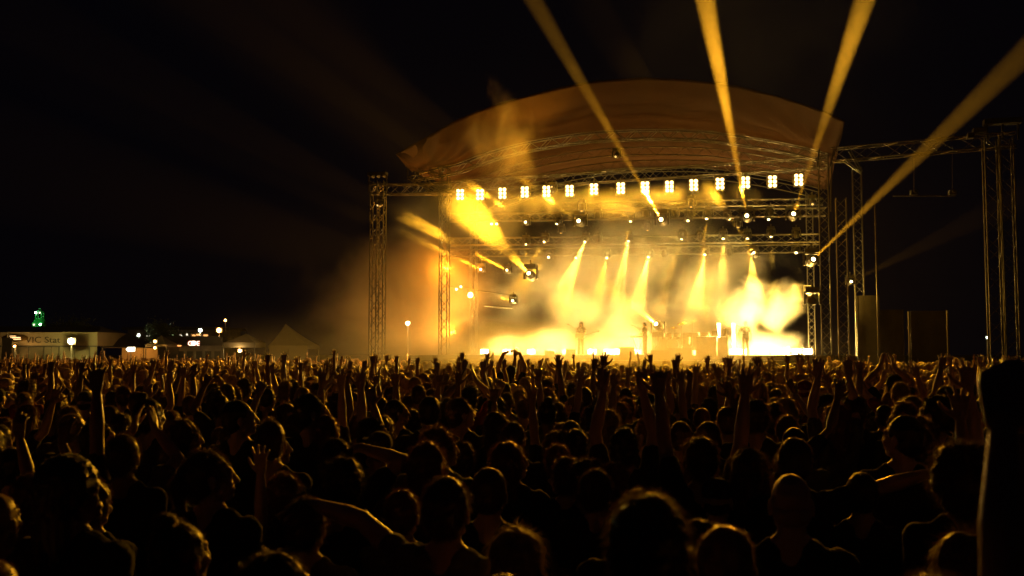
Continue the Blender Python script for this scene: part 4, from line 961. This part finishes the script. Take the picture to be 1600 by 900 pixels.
MB().box((-.1, -.03, .02), (1.1, .02, .1)).box((.1, -.03, -.16), (.8, .02, .07)).box((-.4, -.03, .2), (.7, .02, .05)).build('bar', emit('emblem_glow', (1, .6, .25), 2.5), r_)
lamp(112, 533, TY - 1.5, LAMPY, 1300, (1, .74, .16), 'dazzling yellow flood lamp before the long marquee', .3)
lamp(24, 541, TY - 1.0, LAMPO, 90, (1, .5, .12), 'thin orange lamp at the left end of the marquee wall', .1)
point(None, Vector((X(50, TY), TY + 1.2, 1.9)), 500, (1, .45, .1), .3, 'marquee_inside_light'); 
tent(160, 226, 542, 543.5, (185, 520), TY + 4, 6, M['tent_dark'], 'party_tent', 'dark peaked tent with an orange lit inside', wall=M['tent'])
point(None, Vector((X(193, TY + 4), TY + 7, 2.3)), 900, (1, .36, .05), .3, 'tent_inside_light')
r_ = empty('arrow_sign', (X(208, TY), TY - .5, Zp(546, TY))); tag(r_, 'white lit arrow shaped sign pointing left on the orange tent', 'sign')
MB().add([(-.55, 0, 0), (-.3, 0, .27), (.5, 0, .27), (.5, 0, -.22), (-.3, 0, -.25)], [(0, 1, 2, 3, 4)]).build('face', SIGN, r_); MB().box((0.05, .06, 0), (1.0, .08, .5)).build('box', M['black_metal'], r_); MB().tube((0, .06, -2.3), (0, .06, -.2), .04).build('post', M['pole'], r_)
for k, (a_, z_) in enumerate(((-.1, .06), (.3, .1))): MB().box((a_, -.012, z_ - .05), (.28, .01, .05)).build('marking', M['case'], r_)
tent(228, 262, 538, 542, (243, 524), TY + 2, 4, M['tent'], 'gazebo', 'small gabled gazebo with orange valance and two lamps', wall=M['tent_dark'])
lamp(243, 533.5, TY + 1, LAMPO, 120, (1, .55, .15), 'upper warm lamp on the small gabled gazebo', .14, False); lamp(243, 543.5, TY + 1, LAMPO, 120, (1, .4, .06), 'lower warm lamp on the small gabled gazebo', .12, False)
# low dark stall with lit sign
r_ = empty('food_stall', (X(262, TY + 6), TY + 6, 0)); tag(r_, 'long dark flat roofed food stall with a bright sign', 'stall'); wst = X(348, TY + 6) - X(262, TY + 6); zt = Zp(526, TY + 6); ze = Zp(540, TY + 6)
MB().box((wst / 2, 2, ze / 2), (wst, 4, ze)).build('wall', M['wall'], r_); MB().box((wst / 2, 1.9, (zt + ze) / 2), (wst + .4, 4.6, zt - ze)).build('roof_fascia', M['tent_dark'], r_)
MB().box((.95, -.5, ze - .02), (1.7, .06, .12)).build('lit_strip', emit('orange_strip', (1, .35, .08), 2.5), r_)
for k in range(6): MB().box((wst * (k + .5) / 6, -.03, ze * .55), (wst / 6 - .35, .05, ze * .45)).build('shutter', M['tent_dark'], r_)
r_ = empty('lit_sign', (X(312, TY + 5), TY + 3.0, Zp(536.5, TY + 5))); tag(r_, 'bright white lit lettered sign with red edges on the dark stall', 'sign')
MB().box((0, .06, 0), (1.35, .08, .6)).build('box', SIGNR, r_)
MB().add([(.33 * math.cos(a), 0, .27 * math.sin(a)) for a in [2 * math.pi * k / 20 for k in range(20)]], [tuple(range(20))]).build('disc', SIGN, r_)
for (s_, px_) in (('C', -.66), ('E', .32)):
    t_ = bpy.data.curves.new('letter', 'FONT'); t_.body = s_; t_.size = .72; t_.extrude = .005; t_.materials.append(emit('letter_glow', (1, .85, .6), 3)); to = textmesh('letter', t_); to.parent = r_; to.location = (px_, -.01, -.26); to.rotation_euler = (R(90), 0, 0)
point(r_, Vector((X(312, TY), TY + 2, Zp(538, TY))), 40, (1, .7, .35), .3)
tent(349, 399, 535, 543, (376, 521), TY - 6, 4.5, M['tent'], 'gazebo', 'pale open gazebo with a warm starry lamp under its roof')
lamp(375.5, 548, TY - 6, LAMPO, 180, (1, .6, .2), 'warm lamp hanging inside the pale open gazebo', .16, False)
tent(420, 482, 540, 545, (436, 506), TY - 25, 5, M['tent'], 'party_tent', 'tall peaked tent half lost in orange smoke', wall=M['tent'], open_front=False)
# hall with a row of small lights behind
r_ = empty('long_hall', (X(200, 210), 210, 0)); tag(r_, 'long low hall with a row of small lights behind the tents', 'building'); wl = X(352, 210) - X(200, 210)
MB().box((wl / 2, 6, Zp(526, 210) / 2 + 1.0), (wl, 12, Zp(526, 210) + 2)).build('wall', M['wall'], r_); MB().box((wl / 2, 6, Zp(513.5, 210)), (wl + 2, 13.5, .5)).build('roof', M['tent_dark'], r_)
for k, (px_, c_) in enumerate(((217, 0), (232, 1), (250, 2), (263, 1), (270, 2), (283, 0), (292, 1), (303, 3), (311, 3), (322, 3))):
    MB().box((X(px_, 210) - X(200, 210), -.1, Zp(523 + (k % 2), 210)), (.9 if c_ == 3 else .5, .1, .35)).build('window_light', (LAMPW, SIGN, emit('win_green%d' % k, (.6, .9, .3), .7), emit('win_or%d' % k, (1, .45, .12), 1.5))[c_] if c_ else SIGN, r_)
lamp(313, 516, 150, LAMPW, 600, (.85, 1, .7), 'white street lamp above the dark stall', .22, name='street_lamp'); lamp(342.5, 516, 150, LAMPO, 700, (1, .38, .06), 'bright orange street lamp left of the pale gazebo', .32, name='street_lamp'); lamp(352, 500.5, 190, LAMPO, 120, (1, .4, .08), 'tallest dim orange street lamp behind the bright one', .18, name='street_lamp')
lamp(217, 524, 130, LAMPW, 60, (.9, 1, .8), 'small white lamp above the dark peaked tent', .14, name='street_lamp'); lamp(637, 505, 85, LAMPY, 90, (1, .6, .2), 'single starry lamp glowing through the smoke between the left towers', .14, name='street_lamp'); lamp(1542, 527, 100, LAMPW, 0, (1, 1, 1), 'tiny white lamp far off at the right', .09, name='street_lamp')
# green floodlit church tower
Yc = 320; r_ = empty('church_tower', (X(62, Yc), Yc, 0)); tag(r_, 'slender church tower floodlit green above the marquee', 'tower'); g = lambda py: Zp(py, Yc)
MB().box((0, 0, g(504) / 2), (3.2, 3.2, g(504))).build('shaft', M['green'], r_); MB().tube((0, 0, g(504)), (0, 0, g(497)), 2.0, 1.3, 8).build('shoulder', M['green'], r_)
for sx in (-.9, .9): MB().box((sx, -.8, (g(497) + g(489)) / 2), (.35, .35, g(489) - g(497))).box((sx, .8, (g(497) + g(489)) / 2), (.35, .35, g(489) - g(497))).build('column', M['green'], r_)
MB().tube((0, 0, g(489)), (0, 0, g(486)), 1.3, 1.1, 8).tube((0, 0, g(486)), (0, 0, g(481)), .8, .1, 8).build('lantern_roof', M['green'], r_)
for (dx, py_, em) in ((-.5, 489, LAMPW), (.75, 489, SIGN), (1.0, 507, LAMPW), (-1.0, 507.5, SIGN)): MB().box((dx, -1.75, g(py_)), (.45, .1, .4)).build('window', em, r_)
point(r_, Vector((X(62, Yc) - 3, Yc - 5, g(506))), 450, (.1, 1, .2), .5, 'green_floodlight'); point(r_, Vector((X(62, Yc) + 3, Yc - 5, g(495))), 300, (.15, 1, .2), .5, 'green_floodlight')
# upright dark banner at the far left and trees behind the marquee
r_ = empty('banner_stand', (X(12, 70), 70, 0)); tag(r_, 'tall dark banner stand before the left end of the marquee', 'banner'); MB().box((0, 0, Zp(531, 70) / 2 + .3), (.68, .06, Zp(531, 70) - .3)).build('cloth', M['tent_dark'], r_); MB().tube((0, .05, 0), (0, .05, Zp(519, 70)), .05).build('pole', M['pole'], r_)
BARK = mat('bark', (.06, .045, .03), .9, noise=.3); LEAF = mat('tree_leaf', (.06, .075, .02), .7, noise=.4, nscale=2, trans=.2)
def tree(px, Y, pyt, spread, label, seed):
    rr = np.random.RandomState(seed); z = Zp(pyt, Y); r_ = empty('tree', (X(px, Y), Y, 0)); tag(r_, label, 'tree', 'trees behind the marquee')
    m = MB().tube((0, 0, 0), (0.1, 0, z * .55), .25, .14, 8); cs = []
    for k in range(9):
        a = rr.rand() * 6.28; e = Vector((math.cos(a) * spread * rr.uniform(.3, .8), math.sin(a) * spread * .6, z * rr.uniform(.55, .92))); m.tube((0.05, 0, z * rr.uniform(.3, .55)), e, .09, .03, 6); cs.append(e)
    m.build('trunk', BARK, r_); vs = []; fs = []
    for c in cs:
        for k in range(330):
            p = np.array(c) + rr.normal(0, 1, 3) * np.array([spread * .28, spread * .28, z * .09]); a, b_ = rr.normal(0, 1, 3), rr.normal(0, 1, 3); a = a / np.linalg.norm(a) * .13; b_ = b_ / np.linalg.norm(b_) * .1
            o_ = len(vs); vs += [tuple(p - a), tuple(p + b_), tuple(p + a), tuple(p - b_)]; fs.append((o_, o_ + 1, o_ + 2, o_ + 3))
    cr = MB(); cr.v = vs; cr.f = fs; cr.build('crown', LEAF, r_)
tree(92, 122, 494, 3.2, 'broad tree dimly lit behind the middle of the marquee', 1); tree(118, 124, 499, 2.8, 'rounded tree dimly lit behind the flood lamp', 2); tree(272, 140, 509, 2.5, 'small dim tree behind the dark stall', 3); tree(246, 132, 508, 1.5, 'slim tree behind the small gabled gazebo', 4)
HEROES = [
 (1012, 765, 130, 'down', 'short', 'nearest person of all, large round head with short brown hair lit along the top', 0, 0, 1),
 (1138, 812, 105, 'down_tilt', 'crop', 'second nearest head, cropped hair, low to the right of the nearest head', 1, 1, 2),
 (765, 727, 66, 'down', 'crop', 'round cropped head with dark neck and shoulders below the left half of the stage', 1, 0, 1),
 (1235, 732, 78, 'down', 'bald', 'smooth bald head with a thin bright rim below the right end of the stage', 0, 0, 0),
 (1240, 680, 60, 'arm_out', 'crop', 'person stretching one bare arm straight out to the right above a bald head', 1, 0, 1),
 (630, 763, 57, 'down', 'short', 'reddish haired head low between the frizzy heads and the round cropped head', 0, 2, 2),
 (700, 742, 80, 'arm_up_left_out', 'short', 'person reaching a long bare arm out to the left at the bottom left of centre', 0, 2, 1),
 (722, 690, 46, 'down', 'messy', 'tousled head directly above left of the round cropped head', 0, 0, 1),
 (495, 765, 55, 'down_profile', 'messy', 'dark tousled head low in the crowd beside a raised sleeve', 1, 0, 0),
 (447, 740, 48, 'down', 'messy', 'frizzy head just right of a raised open hand', 0, 1, 2),
 (1096, 680, 56, 'both_up', 'short', 'person with both arms raised in a V, centre right of the crowd', 0, 0, 1),
 (1063, 656, 42, 'down', 'crop', 'oval cropped head with bright rim left of the raised V arms', 0, 0, 1),
 (1108, 666, 40, 'down', 'short', 'head partly hidden between the raised V arms', 1, 0, 1),
 (1180, 622, 42, 'down', 'short', 'tall short haired head under the right part of the stage', 0, 0, 1),
 (672, 617, 38, 'down', 'crop', 'upright cropped head among heads left of the stage front', 0, 0, 0),
 (722, 620, 37, 'down_profile', 'short', 'head turned right beside the upright cropped head', 0, 0, 1),
 (622, 622, 34, 'down_profile', 'crop', 'cropped head turned right with lit nose and cheek', 1, 0, 0),
 (690, 668, 50, 'down_profile', 'messy', 'laughing person looking up to the right with tousled lit hair', 0, 1, 2),
 (586, 650, 42, 'down_profile', 'short', 'short haired head in profile below two raised hands', 0, 0, 0),
 (1408, 645, 54, 'down_profile_left', 'crop', 'person on the right with a lit left cheek and dark coat', 0, 0, 0),
 (1506, 697, 74, 'down_tilt', 'curly', 'curly haired head next to the blurred raised arm on the right edge', 1, 0, 1),
 (1460, 615, 44, 'down_profile_left', 'short', 'person in profile facing left on the right of the crowd', 0, 2, 0),
 (120, 712, 80, 'down_profile', 'braids', 'person with long braids at the lower left', 2, 0, 0),
 (335, 700, 66, 'down_profile', 'ponytail', 'ponytailed person in profile with a faint lit face, lower left', 0, 0, 1),
 (292, 795, 88, 'down_tilt', 'bun', 'person with bare lit shoulder at the bottom left', 3, 0, 0),
 (430, 668, 48, 'down_profile', 'short', 'person in profile facing right with bright ear and jaw, left of centre', 0, 0, 0),
 (378, 622, 44, 'down_profile', 'crop', 'person facing right with brightly lit forehead and nose', 3, 0, 0),
 (490, 613, 42, 'down_profile', 'short', 'person facing right at the left of a group of raised hands', 0, 0, 0),
 (292, 655, 46, 'down_profile', 'long', 'long haired person facing right in the dark left crowd', 0, 0, 1),
 (160, 655, 46, 'down_profile', 'short', 'person whose lit face alone shows in the far left darkness', 3, 0, 0),
 (530, 683, 55, 'hand_on_head', 'short', 'person with an elbow raised high and a hand on the head', 0, 0, 0),
 (872, 695, 44, 'down', 'messy', 'upper one of two shaggy heads close together right of centre', 0, 0, 2),
 (887, 715, 50, 'down', 'messy', 'lower one of two shaggy heads close together right of centre', 0, 0, 1),
 (920, 722, 32, 'down', 'curly', 'small curly rimmed head beside two shaggy heads', 0, 0, 1),
 (960, 720, 38, 'down', 'short', 'small reddish head just above left of the nearest head', 0, 0, 2),
 (935, 730, 58, 'down_tilt', 'short', 'dim wide head directly above left of the nearest head', 0, 0, 1),
 (803, 658, 42, 'down', 'short', 'bright rimmed head right under the middle of the stage lights', 0, 0, 1),
 (893, 655, 38, 'down', 'crop', 'cropped head below a raised hand at centre', 1, 0, 0),
 (938, 632, 30, 'down', 'short', 'glowing rimmed head left of the big raised hands', 0, 0, 1),
 (953, 656, 34, 'down', 'messy', 'shaggy head just left of the big raised arms', 0, 0, 1),
 (1030, 627, 36, 'down', 'short', 'round head between the big raised arms and the V arms', 0, 0, 1),
 (1170, 700, 58, 'down', 'long', 'long haired head right of the raised V arms', 0, 0, 1),
 (1250, 600, 22, 'down', 'short', 'small glowing head near the right end of the stage', 0, 0, 1),
 (1160, 600, 24, 'down', 'bun', 'small head with a bun below the right performer', 0, 0, 1),
 (655, 600, 26, 'down', 'crop', 'small cropped head in the glow at the left', 0, 0, 1),
 (710, 600, 26, 'down', 'short', 'small round head in the glow left of centre', 0, 0, 1),
 (800, 690, 50, 'down_profile', 'long', 'long haired head with one lit strand, centre of the crowd', 0, 0, 2),
 (540, 715, 62, 'down', 'messy', 'big dark head under the raised elbow', 0, 0, 0),
 (1330, 615, 36, 'down_profile_left', 'short', 'head turned left at the right of the raised tall hand', 0, 0, 0),
 (1120, 745, 44, 'down', 'cap', 'capped head below the raised V arms', 0, 1, 0),
 (1345, 735, 60, 'down', 'crop', 'dim head in the dark right of the bald head', 1, 0, 0),
]
for h_ in HEROES:
    px, py, wp, pose, hair, lab, sk, cl, hc = h_
    hero(px, py, wp, pose, hair, lab, sk, cl, hc, jit=(-.1 if 'profile' in pose else rng.uniform(-.12, .12)))
# raised arms singled out: (px, py of the highest fingertip, distance, pose, hair, flip, label)
ARMS = [
 (1004, 569, 6.0, 'both_up_narrow', 'short', 1, 'person holding two big hands close together high against the stage, centre', 2.13),
 (1590, 558, 1.85, 'tall_reach', 'short', -1, 'blurred person at the right edge reaching one arm straight up', 2.16),
 (34, 643, 5.2, 'elbows_out_up', 'long', 1, 'person at the left edge with both thin bare arms raised and bent', 2.08),
 (404, 703, 4.7, 'one_up', 'long', -1, 'person raising one open hand from a loose sleeve, lower left', 2.14),
 (508, 571, 8.0, 'one_up', 'short', 1, 'leftmost of four raised open hands left of the stage front', 2.14),
 (531, 576, 8.3, 'one_up', 'crop', -1, 'second of four raised open hands left of the stage front', 2.14),
 (547, 578, 9.0, 'one_up_fist', 'short', 1, 'raised half closed hand between the second and fourth raised open hands', 2.1),
 (561, 572, 7.6, 'one_up', 'long', -1, 'rightmost and widest spread of four raised hands left of the stage front', 2.14),
 (588, 600, 7.0, 'one_up_bent', 'short', 1, 'person with one bent arm raised right of the four raised hands', 1.95),
 (691, 576, 9.0, 'both_up', 'short', 1, 'person with both hands raised, fingers spread, left of centre', 2.14),
 (720, 575, 9.6, 'one_up', 'messy', 1, 'person raising one spread hand before the left stage smoke', 2.14),
 (764, 547, 17.5, 'both_up', 'long', 1, 'person standing above the crowd with both arms up, left of the heart hands', 2.14),
 (801, 547, 17.8, 'heart', 'ponytail', 1, 'person standing above the crowd forming a heart with both hands overhead', 2.02),
 (874, 550, 16.0, 'one_up', 'short', 1, 'person raising one straight arm in front of the bassist', 2.14),
 (938, 569, 10.0, 'one_up', 'short', -1, 'person with one open hand up left of the two big hands', 2.14),
 (962, 577, 9.5, 'one_up', 'curly', 1, 'curly haired person with a half open hand beside the two big hands', 2.14),
 (1045, 579, 10.0, 'one_up_fist', 'short', 1, 'raised cupped hand just right of the two big hands', 2.1),
 (1060, 573, 9.2, 'one_up', 'crop', -1, 'raised open hand in front of the drums', 2.14),
 (1075, 577, 10.5, 'one_up_fist', 'messy', -1, 'raised loose fist in front of the drums', 2.1),
 (1090, 566, 11.5, 'one_up', 'short', 1, 'thin raised arm with spread fingers before the desk', 2.14),
 (1117, 566, 11.0, 'both_up', 'bun', -1, 'person with two raised hands right of the desk', 2.14),
 (1142, 553, 12.5, 'one_up', 'short', 1, 'tall raised arm with open hand left of the right performer', 2.14),
 (1181, 556, 12.0, 'one_up', 'crop', -1, 'raised arm with wide spread thumb below the right performer', 2.14),
 (1276, 557, 8.0, 'both_up_narrow', 'long', -1, 'person with a large hand raised straight at the right end of the stage', 2.13),
 (1387, 550, 12.0, 'clap', 'short', 1, 'person clapping high above the head right of the stage', 2.0),
 (828, 600, 7.5, 'one_up', 'long', -1, 'person with a thick bare forearm raised at centre', 2.14),
 (1310, 590, 7.5, 'both_up_wide', 'short', 1, 'person with arms spread in a wide V right of the stage', 2.08),
 (1480, 552, 14.0, 'both_up', 'short', -1, 'person with two thin raised arms far right', 2.14),
 (240, 598, 9.0, 'one_up_bent', 'short', 1, 'person with one raised arm bent sharply, left crowd', 1.95),
 (90, 600, 8.0, 'both_up_wide', 'short', 1, 'person with wide raised arms in the dark far left', 2.08),
 (770, 600, 8.5, 'pointing', 'short', 1, 'person pointing toward the stage with a long thin arm, centre left', 2.12),
]
for i, (px, py, Y, pose, hair, fl, lab, ht) in enumerate(ARMS):
    vt = max(BODY[pose][0].vertices, key=lambda q: q.co.z).co; tip = P(px, py, Y); sc = tip.z / vt.z
    if sc > 1.12 or sc < .8: print('arm scale', lab, round(sc, 2)); sc = max(.8, min(1.12, sc))
    rz = face_rz(tip, rng.uniform(-.1, .1)); off = Matrix.Rotation(rz, 3, 'Z') @ Vector((vt.x * sc * fl, vt.y * sc, 0)); p = tip - off
    person((p.x, p.y, 0), rz, sc, pose, hair, lab, None, i % 4, (0, 1, 0, 2)[i % 4], i % 3, flip=fl)
# offset so that hands (not the body axis) meet the ray is small; the rest of the near crowd fills in between
cells = {}
def near(x, y, r):
    cx, cy_ = int(x // 1), int(y // 1)
    for i in (-1, 0, 1):
        for j in (-1, 0, 1):
            for (a, b) in cells.get((cx + i, cy_ + j), ()):
                if (a - x) ** 2 + (b - y) ** 2 < r * r: return True
    return False
def addc(x, y): cells.setdefault((int(x // 1), int(y // 1)), []).append((x, y))
for x, y in PLACED: addc(x, y)
cand = []
y = 2.7
while y < 62:
    step = .60 if y < 20 else .70
    hw = y * .56 + .9; x = -hw
    while x < hw:
        cand.append((x + rng.uniform(-.17, .17), y + rng.uniform(-.2, .2))); x += step * .95
    y += step
def inside(x, y):
    q = Vector((x, y, 0)) - O; u, v = q.dot(U), q.dot(V)
    if u < -4.5: return v < 6
    return v < -8.5 if u < 17 else v < -1.5
cand = [c for c in cand if inside(*c)]
cand.sort(key=lambda c: math.hypot(*c))
pdown = ['down', 'down', 'down', 'down_tilt', 'down_profile', 'down_profile_left']
pup = ['one_up', 'one_up_fist', 'one_up_bent', 'both_up', 'both_up_wide', 'both_up_narrow', 'clap', 'pointing', 'one_up', 'one_up']
PW = {'down': 'arms down', 'down_tilt': 'head tilted', 'down_profile': 'face turned right', 'down_profile_left': 'face turned left', 'one_up': 'one open hand raised', 'one_up_fist': 'one loose fist raised', 'one_up_bent': 'one bent arm raised',
      'both_up': 'both hands raised', 'both_up_wide': 'arms raised in a wide V', 'both_up_narrow': 'both arms straight up close together', 'clap': 'hands clapping overhead', 'pointing': 'one arm pointing ahead'}
hs = ['short', 'short', 'crop', 'messy', 'long', 'bun', 'ponytail', 'cap', 'crop', 'short', 'crop', 'long']
far = []
for (x, y) in cand:
    d = math.hypot(x, y)
    if near(x, y, .40 if d < 14 else .42): continue
    r = rng.random()
    if nper[0] < 300 and abs(x) < y * .56 + .3:
        up = r < (.03 if d < 5.5 else .12 if d < 8 else .27)
        pose = rng.choice(pup if up else pdown); hair = rng.choice(hs); sc = rng.gauss(.965, .035)
        if d < 5.5: sc = min(sc, .955)
        if d < 4.4: sc = min(sc, .90)
        sc = max(.86, min(1.06, sc))
        band = 'among the near' if d < 6.5 else 'in the middle' if d < 10.5 else 'deep in the'
        sd = 'left' if x < -.12 * y else 'right' if x > .16 * y else 'centre'
        lab = '%s haired person, %s, %s %s crowd' % (HW[hair] if hair not in ('cap',) else 'cap wearing short', PW[pose], band, sd)
        person((x, y, 0), face_rz((x, y), rng.gauss(0, .18)), sc, pose, hair, lab, 'crowd members facing the stage', rng.randrange(4), rng.choice((0, 0, 1, 2, 0, 4, 5)), rng.choice((0, 0, 1, 1, 2, 3)), rng.choice((1, -1)))
    else:
        far.append((x, y, rng.random()))
    addc(x, y)
print('near people', nper[0], 'far', len(far))

# ---- the far crowd: one object of instanced figures
VAR = bpy.data.collections.new('crowd_variants')
fk = ['down', 'down_tilt', 'down_profile', 'one_up', 'one_up_fist', 'one_up_bent', 'both_up', 'both_up_wide', 'both_up_narrow', 'clap', 'pointing', 'down']
fh = ['short', 'long', 'crop', 'short', 'messy', 'long', 'bun', 'short', 'curly', 'ponytail', 'crop', 'cap']
def thin(me, ratio, mt):
    ob = bpy.data.objects.new('tmp', me); COL.objects.link(ob); d = ob.modifiers.new('d', 'DECIMATE'); d.ratio = ratio
    dg = bpy.context.evaluated_depsgraph_get(); out = bpy.data.meshes.new_from_object(ob.evaluated_get(dg), depsgraph=dg); bpy.data.objects.remove(ob)
    return out
def far_hair(key):
    src = HSTY[key]; n = 5200
    return src
for i, (pk, hk) in enumerate(zip(fk, fh)):
    bm = bmesh.new(); me, sh, _, X = BODY[pk]; mats = []
    for part, mt, mx, rt in ((me, SKIN[i % 4], None, .35), (sh, CLOTH[(0, 1, 2, 0, 4, 5)[i % 6]], None, .3), (PANTS, TROUSER, None, .5), (HSTY[hk], HAIR[i % 3], X, 1)):
        t = thin(part, rt, mt) if rt < 1 else part.copy()
        if mx is not None: t.transform(mx)
        n0 = len(bm.faces); bm.from_mesh(t); bm.faces.ensure_lookup_table()
        for f in bm.faces[n0:]: f.material_index = len(mats); f.smooth = True
        mats.append(mt); bpy.data.meshes.remove(t)
    out = bpy.data.meshes.new('crowd_figure'); bm.to_mesh(out); bm.free()
    out.materials.clear()
    for m_ in mats: out.materials.append(m_)
    ob = bpy.data.objects.new('crowd_figure_%02d' % i, out); VAR.objects.link(ob)
me = bpy.data.meshes.new('crowd'); me.from_pydata([(x, y, 0) for x, y, r in far], [], [])
ai = me.attributes.new('fig', 'INT', 'POINT'); ar = me.attributes.new('rot', 'FLOAT_VECTOR', 'POINT'); asc = me.attributes.new('siz', 'FLOAT_VECTOR', 'POINT')
for k, (x, y, r) in enumerate(far):
    up = rng.random() < (.15 if y < 24 else .07); ai.data[k].value = rng.randrange(3, 11) if up else rng.choice((0, 1, 2, 11))
    ar.data[k].vector = (0, 0, face_rz((x, y), rng.gauss(0, .2))); s_ = max(.86, min(1.04, rng.gauss(.955, .04))); asc.data[k].vector = (s_ * rng.choice((1, -1)), s_, s_)
crowd = link('crowd', me); ng = bpy.data.node_groups.new('crowd_nodes', 'GeometryNodeTree')
ng.interface.new_socket('Geometry', in_out='INPUT', socket_type='NodeSocketGeometry'); ng.interface.new_socket('Geometry', in_out='OUTPUT', socket_type='NodeSocketGeometry')
gi = ng.nodes.new('NodeGroupInput'); go = ng.nodes.new('NodeGroupOutput'); ip = ng.nodes.new('GeometryNodeInstanceOnPoints'); ci = ng.nodes.new('GeometryNodeCollectionInfo')
ci.inputs['Collection'].default_value = VAR; ci.inputs['Separate Children'].default_value = True; ci.inputs['Reset Children'].default_value = True
def attr(nm, ty):
    a = ng.nodes.new('GeometryNodeInputNamedAttribute'); a.data_type = ty; a.inputs['Name'].default_value = nm; return a.outputs['Attribute']
e2 = ng.nodes.new('FunctionNodeEulerToRotation')
ng.links.new(gi.outputs[0], ip.inputs['Points']); ng.links.new(ci.outputs[0], ip.inputs['Instance']); ip.inputs['Pick Instance'].default_value = True
ng.links.new(attr('fig', 'INT'), ip.inputs['Instance Index']); ng.links.new(attr('rot', 'FLOAT_VECTOR'), e2.inputs[0]); ng.links.new(e2.outputs[0], ip.inputs['Rotation'])
ng.links.new(attr('siz', 'FLOAT_VECTOR'), ip.inputs['Scale']); ng.links.new(ip.outputs[0], go.inputs[0])
gm_ = crowd.modifiers.new('figures', 'NODES'); gm_.node_group = ng
tag(crowd, 'dense mass of small distant concertgoers filling the field up to the stage', 'crowd', None, 'stuff')
print('people done', round(time.time() - _t, 1))
